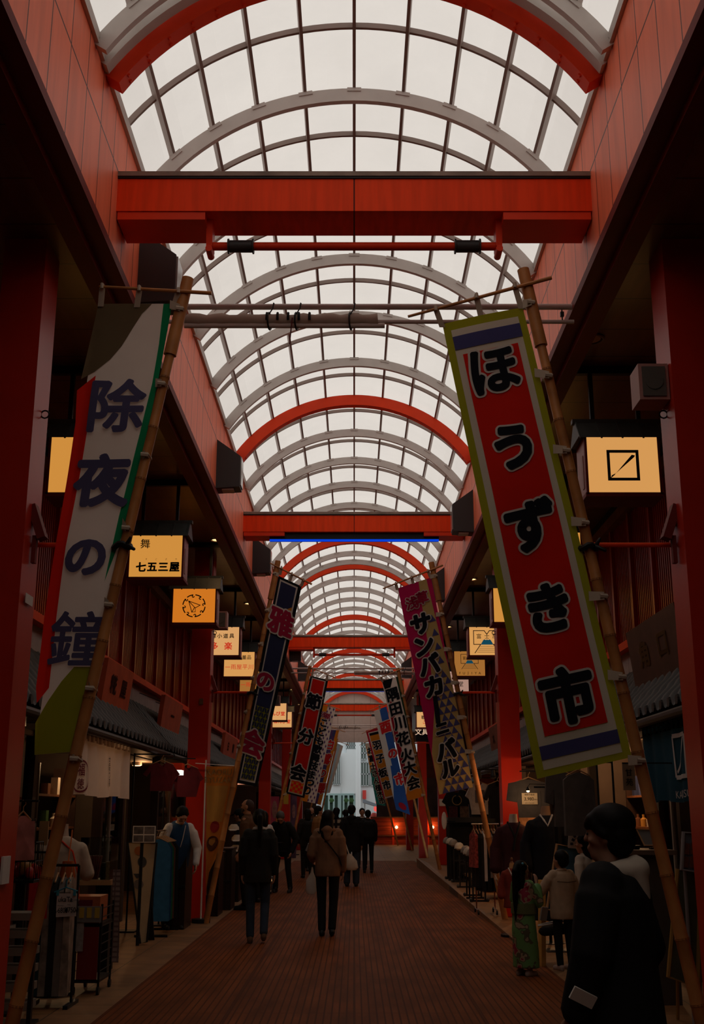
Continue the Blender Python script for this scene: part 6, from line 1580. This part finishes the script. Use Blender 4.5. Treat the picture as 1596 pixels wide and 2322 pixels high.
# rail of hanging garments by the second right pillar
y = 18.6; xa = 2.28; zt = P(1090, 1868, 19).z; t = thing('garment_rail', 'wheeled chrome rail of hanging clothes in front of the second right pillar', 'rack', (xa, y, .07)); m = MB()
xr0, xr1 = P(1068, 1850, y).x, P(1130, 1850, y).x; zf = .075; m.cyl((xr0, y, zt), (xr1, y, zt), .013, n=8)
for x in (xr0 + .05, xr1 - .1): m.cyl((x, y, zf + .07), (x, y, zt), .011, n=8).cyl((x, y - .25, zf + .07), (x, y + .25, zf + .07), .011, n=8)
m.cyl((xr0 + .05, y, .42), (xr1 - .1, y, .42), .008, n=6); m.build('rail_frame', CHROME, t, True)
for x in (xr0 + .05, xr1 - .1):
    for s in (-1, 1): m = MB(); m.cyl((x - .012, y + s * .25, zf + .033), (x + .012, y + s * .25, zf + .033), .033, n=12); m.build('caster', BLACK, t, True)
redfl = mat('red_floral_cloth', (.30, .05, .04), .8, .9, 25)
for k in range(9):
    x = xr0 + .03 + (xr1 - xr0 - .06) * k / 8; mm = (redfl, BLK, BLK2, WCL, BLK, C('gray_garment', (.22, .19, .17)), BLK2, CREAM, BLK)[k]
    garment(x, y, zt - .11, .34, (.55, .85, .9, .75, .9, .7, .9, .75, .85)[k], math.pi / 2 + .15, mm, ('red floral garment at the left end', 'black garment second', 'faded black garment third', 'white garment fourth', 'black garment in the middle', 'gray garment sixth', 'faded black garment seventh', 'cream garment eighth', 'black garment at the right end')[k] + ' on the wheeled chrome rail', group='garments on the chrome rail', kind='coat')
# mannequins
burg = C('burgundy_coat', (.045, .010, .012)); ivory = mat('ivory_mannequin', (.55, .42, .32), .5)
q = P(1163, 1846, 17.0); bust(q.x, 17.0, q.z - .72, .78, burg, 'mannequin in a dark burgundy jacket with ivory hands', ivory, arms=True, deco=collar_v(BLK), lower=.12)
q = P(1236, 1828, 15.0); bust(q.x, 15.0, q.z - .70, .76, C('black_kimono', (.012, .011, .013)), 'tall mannequin in a long black kimono beside the burgundy jacket', mat('tan_bust', (.40, .22, .12), .6), kind='kimono', deco=collar_v(WCL, True), lower=.62)
q = P(1160, 1958, 16.0); bust(q.x, 16.0, q.z - .40, .44, C('red_kimono', (.20, .03, .018)), 'small mannequin in a red kimono with a wooden knob top', WOODL, kind='kimono', deco=collar_v(WCL), lower=.25)
m = MB(); m.cyl((q.x, 16.0, q.z), (q.x, 16.0, q.z + .03), .03, .012, 12); m.ell((q.x, 16.0, q.z + .05), (.018, .018, .03)); tag(m.build('wooden_finial', WOOD, None, True), 'turned wooden knob on the small red kimono mannequin', 'knob')
# gray jinbei with a price card
GJ = C('gray_jinbei', (.085, .075, .072))
garment(P(1201, 1850, 16.4).x, 16.4, P(1201, 1768, 16.4).z, .44, .52, 0, GJ, 'gray two-piece robe hung above the burgundy mannequin', kind='kimono')
a, b = P(1187, 1824, 16.2), P(1222, 1798, 16.2); t = thing('price_card', 'cream lit price card reading 3,980 on the gray robe', 'sign', (a + b) / 2); MB().box((a.x, 16.35, a.z), (b.x, 16.36, b.z)).build('card', mat('cream_card', (.62, .50, .34), .6), t); m = MB()
cx, cz = (a.x + b.x) / 2, (a.z + b.z) / 2; m.text('3,980', .062, lambda u, v: V((cx - .01 + u, 16.345, cz - .005 + v)), .002); m.text('綿麻作務衣', .028, lambda u, v: V((cx + u, 16.345, cz + .055 + v)), .001); m.text('(税込)', .018, lambda u, v: V((cx + .085 + u, 16.345, cz - .012 + v)), 0); m.text('各サイズあります', .016, lambda u, v: V((cx + u, 16.345, cz - .058 + v)), 0); m.build('printed_lettering', INK, t)
q = P(1197, 1793, 16.1); t = thing('clip_lamp', 'small clip lamp shining on the 3,980 price card', 'lamp', q); m = MB(); m.cyl(q + V((0, 0, .05)), q + V((0, 0, -.0)), .012, .03, 12); m.build('lamp_head', BLACK, t, True); m = MB(); m.tube([q + V((0, 0, .05)), q + V((.03, .03, .09)), q + V((.30, .25, .09))], .005, 6); m.build('arm', BLACK, t, True); m = MB(); m.ell(q + V((0, 0, -.005)), (.022, .022, .018)); m.build('bulb', emis('clip_bulb', (1, .7, .35), 8), t, True)
lamp('card_lamp', 'POINT', q + V((0, -.02, -.06)), 1.6, (1, .6, .3), .03)
lamp('pillar_lamp', 'POINT', (2.12, 17.7, 2.05), 3.0, (1, .5, .25), .05)
# gray hanging garments, framed picture behind
for k, (px, y, w_, h_) in enumerate(((1278, 13.7, .30, .62), (1315, 13.3, .36, .70))):
    garment(P(px, 1850, y).x, y, P(px, 1752, y).z, w_, h_, .05 + .1 * k, C('gray_robe', (.10, .082, .07)), ['gray long robe hanging left above the easel', 'gray long robe hanging right behind the black hair'][k], kind='kimono' if k == 0 else 'coat')
a, b = P(1192, 1876, 17.6), P(1222, 1838, 17.6); t = thing('framed_picture', 'small framed picture glowing warm between the two robed mannequins', 'picture', (a + b) / 2); MB().box((a.x - .1, 17.6, a.z), (b.x, 17.63, b.z)).build('print', mat('warm_print', (.45, .20, .08), .6, .6, 12), t); MB().box((a.x + .02, 17.63, 0), (a.x + .06, 17.66, b.z)).build('support_post', BLACK, t); m = MB(); m.tube([(a.x - .1, 17.6, a.z), (b.x, 17.6, a.z), (b.x, 17.6, b.z), (a.x - .1, 17.6, b.z)], .012, 6, True); m.build('frame', WOOD, t)
lamp('picture_lamp', 'POINT', ((a.x + b.x) / 2, 17.2, b.z + .25), 4, (1, .55, .25), .05)
t = thing('display_post', 'black display post with rail between the gray robes and the price card', 'stand', P(1262, 1850, 14.3)); q = P(1256, 1785, 14.3); m = MB(); m.box((q.x - .02, 14.28, 0), (q.x + .02, 14.32, q.z + .1)); m.cyl((q.x - .25, 14.3, q.z), (q.x + .3, 14.3, q.z), .01, n=8); m.box((q.x - .2, 14.1, 0), (q.x + .2, 14.5, .02)); m.build('post', BLACK, t)
# easel boards
def easel(pts, y, face, label, framem, bk=.35, lean=.10):
    w = [P(*q, y) for q in pts]; zb = min(p.z for p in w); t = thing('easel_board', label, 'sign', (sum(p.x for p in w) / 4, y, max(0, zb)))
    L_ = lambda p, k=0: V((p.x, y + (p.z - zb) * lean - .006 * k, max(p.z, .012)))
    m = MB(); m.prism([L_(p) for p in w], (0, .025, 0)); m.build('panel', face, t); m = MB(); m.tube([L_(p, 1) for p in w], .018, 6, True); m.build('frame', framem, t)
    for i in (0, 1):
        p = L_(w[i]); m = MB(); m.cyl((p.x, p.y + .04, p.z - .05), (p.x, y + bk, .01), .014, n=8); m.build('rear_leg', framem, t)
    return L_, w, t
bluep = mat('blue_painting', (.05, .13, .19), .5, .5, 4)
easel([(1265, 1915), (1322, 1925), (1300, 2075), (1240, 2062)], 14.0, bluep, 'easel board with a blue painting behind the beige jacket', WOODL)
a, b = P(1290, 1924, 14.06), P(1311, 1868, 14.06); t = thing('picture_card', 'white card with dark brush picture standing on the blue easel', 'card', (a + b) / 2); MB().cbox((a + b) / 2, (b.x - a.x, .012, b.z - a.z), rotm(0, .10, 0)).build('card', PAPER, t); m = MB()
for k in range(5): c = (a + b) / 2 + V((-.03 + .02 * (k % 3), -.010, -.09 + .045 * k)); m.cbox(c, (.035, .004, .03), rotm(0, .5 * k, 0))
m.build('brush_print', mat('indigo_print', (.03, .03, .07), .6), t)
q = P(1227, 2050, 13.0); o = MB().cbox((q.x, q.y, (q.z + .25) / 2), (.05, .10, q.z + .25), rotm(0, .04, .2)).build('lit_board', mat('yellow_wood', (.62, .34, .08), .5)); tag(o, 'narrow yellow wooden board standing in front of the child in yukata', 'board')
# reception counter, menu, right
y = 10.4; a, b = P(1395, 1850, y), P(1520, 1850, y); zt = P(1450, 1928, y).z; t = thing('reception_counter', 'gray counter in front of the dark teal curtain on the right', 'counter', ((a.x + b.x) / 2, y, 0))
MB().box((a.x + .03, y + .03, 0), (b.x, y + .6, zt - .04)).build('counter_body', mat('gray_counter', (.085, .065, .05), .6, .1), t); MB().box((a.x - .03, y - .03, zt - .04), (b.x + .03, y + .62, zt)).build('counter_top', mat('counter_top', (.17, .11, .075), .4), t)
pp = [P(1446, 1884, y + .2), P(1476, 1884, y + .2), P(1490, 1920, y + .2), P(1461, 1920, y + .2)]; t = thing('menu_frame', 'light wood framed menu leaning on the gray counter', 'sign', pp[3]); m = MB(); m.prism([V((p.x, y + .2 + (p.z - zt) * .3, p.z + .01)) for p in pp], (0, .015, 0)); m.build('menu_sheet', mat('menu_gray', (.20, .18, .16), .6), t); m = MB(); m.tube([V((p.x, y + .19 + (p.z - zt) * .3, p.z + .01)) for p in pp], .008, 6, True); m.build('frame', WOODL, t)
for k, (px, lab) in enumerate(((1442, 'small dark bowl on the gray counter, left'), (1488, 'small dark tray on the gray counter, right'))):
    q = P(px, 1924, y + .25); m = MB(); m.oval([(q.x, q.y, zt, .03, .03), (q.x, q.y, zt + .03, .045, .045), (q.x, q.y, zt + .035, .045, .045)]) if k == 0 else m.box((q.x - .06, q.y - .03, zt), (q.x + .06, q.y + .03, zt + .015)); tag(m.build(('bowl', 'tray')[k], BLACK), lab, ('bowl', 'tray')[k])
q = P(1413, 1900, y + .3); m = MB(); m.oval([(q.x, q.y, zt, .05, .05), (q.x, q.y, zt + .06, .07, .06), (q.x - .01, q.y, zt + .15, .05, .045), (q.x - .02, q.y, zt + .20, .02, .02)]); tag(m.build('vase', mat('ochre_vase', (.38, .22, .09), .5), None, True), 'ochre rounded vase on the counter beside the black hair', 'vase')
# menu stand and gold framed easel at the right edge
y = 9.2; L_, w, t = easel([(1552, 1888), (1587, 1890), (1578, 1978), (1545, 1972)], y, mat('blue_gray_card', (.13, .15, .18), .5), 'blue gray menu card with four food photographs at the right edge', mat('pale_edge', (.28, .26, .26), .5), bk=.12)
for i in range(2):
    for j in range(2):
        c = [P(1552 + 15 * i + dx - 3 * j, 1912 + 30 * j + dy, y) for dx, dy in ((0, 0), (13, 1), (11, 26), (-2, 25))]; m = MB(); m.poly([L_(p, 2) for p in c]); m.build('food_photo', mat('food_photo', (.16, .05, .03), .5, .7, 18), t)
easel([(1540, 1972), (1592, 1980), (1582, 2240), (1515, 2215)], 9.35, mat('murky_board', (.09, .085, .05), .15, .4, 3), 'gold framed glass board under the blue gray menu card', mat('gold_frame', (.35, .20, .05), .35), lean=.06)
q = P(1418, 1748, 10.6); t = thing('hanging_strip', 'narrow cream hanging strip with black brush characters by the right pole', 'sign', P(1425, 1800, 10.6)); a, b = P(1414, 1792, 10.6), P(1438, 1732, 10.6); MB().box((a.x, 10.6, a.z), (b.x, 10.61, b.z)).build('strip', mat('beige_strip', (.26, .17, .10), .8), t); m = MB()
for k, ch in enumerate('甘苑'): m.text(ch, .07, lambda u, v, k=k: V(((a.x + b.x) / 2 + u, 10.596, (a.z + b.z) / 2 + .04 - .085 * k + v)), .003)
m.build('brush_lettering', INK, t); MB().box((a.x, 10.598, b.z), (2.95, 10.612, b.z + .012)).build('support_arm', BLACK, t)
# white mask-like disc on the near end of the T-shirt rack
q = P(1007, 1861, 26.0); t = thing('round_fan', 'white round fan fixed at the left end of the T-shirt stall', 'fan', q); m = MB(); m.ell(q, (.06, .02, .19)); m.build('fan_face', WCL, t, True); m = MB(); m.cyl(q + V((.02, .02, -.01)), q + V((.25, .05, -.01)), .012, n=8); m.build('handle', BLACK, t)
a, b = P(996, 1828, 31.88), P(1010, 1812, 31.88); o = MB().box((a.x, 31.88, a.z), (b.x, 31.9, b.z)).build('notice_sheet', PAPER); tag(o, 'white notice sheet on the right stall beside the samba banner foot', 'paper')
a, b = P(945, 1646, 41), P(957, 1634, 41); t = thing('shop_sign', 'black shop sign with white letters ta and kanji far on the right', 'sign', (2.9, 40, 3.4)); q = P(952, 1645, 40); MB().box((q.x - .15, 40, q.z - .55), (q.x + .35, 40.1, q.z + .25)).build('board', BLACK, t); m = MB(); m.text('ta', .22, lambda u, v: V((q.x + .08 + u, 39.99, q.z + .08 + v)), .01); m.text('文具', .24, lambda u, v: V((q.x + .06 + u, 39.99, q.z - .22 + v)), .012); m.build('white_lettering', emis('white_letters', (.9, .6, .4), .9), t)


# slim stands that carry the single hanging garments
def hang_stand(x, y, z, side, label):
    t = thing('hanging_stand', label, 'stand', (x + side, y, 0)); m = MB(); m.cyl((x - math.copysign(.12, side), y, z + .115), (x + side, y, z + .115), .009, n=8); m.cyl((x + side, y, 0), (x + side, y, z + .13), .013, n=8)
    m.box((x + side - .14, y - .14, 0), (x + side + .14, y + .14, .02)); m.build('pole', BLACK, t, True)


for px, y, z, side, lab in ((362, 16.6, 2.30, -.40, 'thin black stand holding the dark red patterned coat'), (421, 17.5, 2.28, -.34, 'thin black stand holding the maroon coat'), (1201, 16.4, P(1201, 1768, 16.4).z, .42, 'thin black stand holding the gray robe with the price card'),
                            (1036, 26.3, P(1036, 1790, 26.3).z, .40, 'thin black stand holding the gold crest shirt'), (1088, 26.0, P(1088, 1776, 26.0).z, .36, 'thin black stand holding the square print shirt'), (1130, 20.8, P(1130, 1775, 20.8).z, .36, 'thin black stand holding the plain black shirt'),
                            (1278, 13.7, P(1278, 1752, 13.7).z, .42, 'thin black stand holding the left gray long robe'), (1315, 13.3, P(1315, 1752, 13.3).z, .40, 'thin black stand holding the right gray long robe'), (82, 10.0, P(82, 2055, 10.0).z + .32, -.2, 'thin black stand holding the plain red cloth'), (52, 9.3, P(52, 1850, 9.3).z, -.2, 'thin black stand holding the white and red child garment')):
    hang_stand(P(px, 1850, y).x, y, z, side, lab)
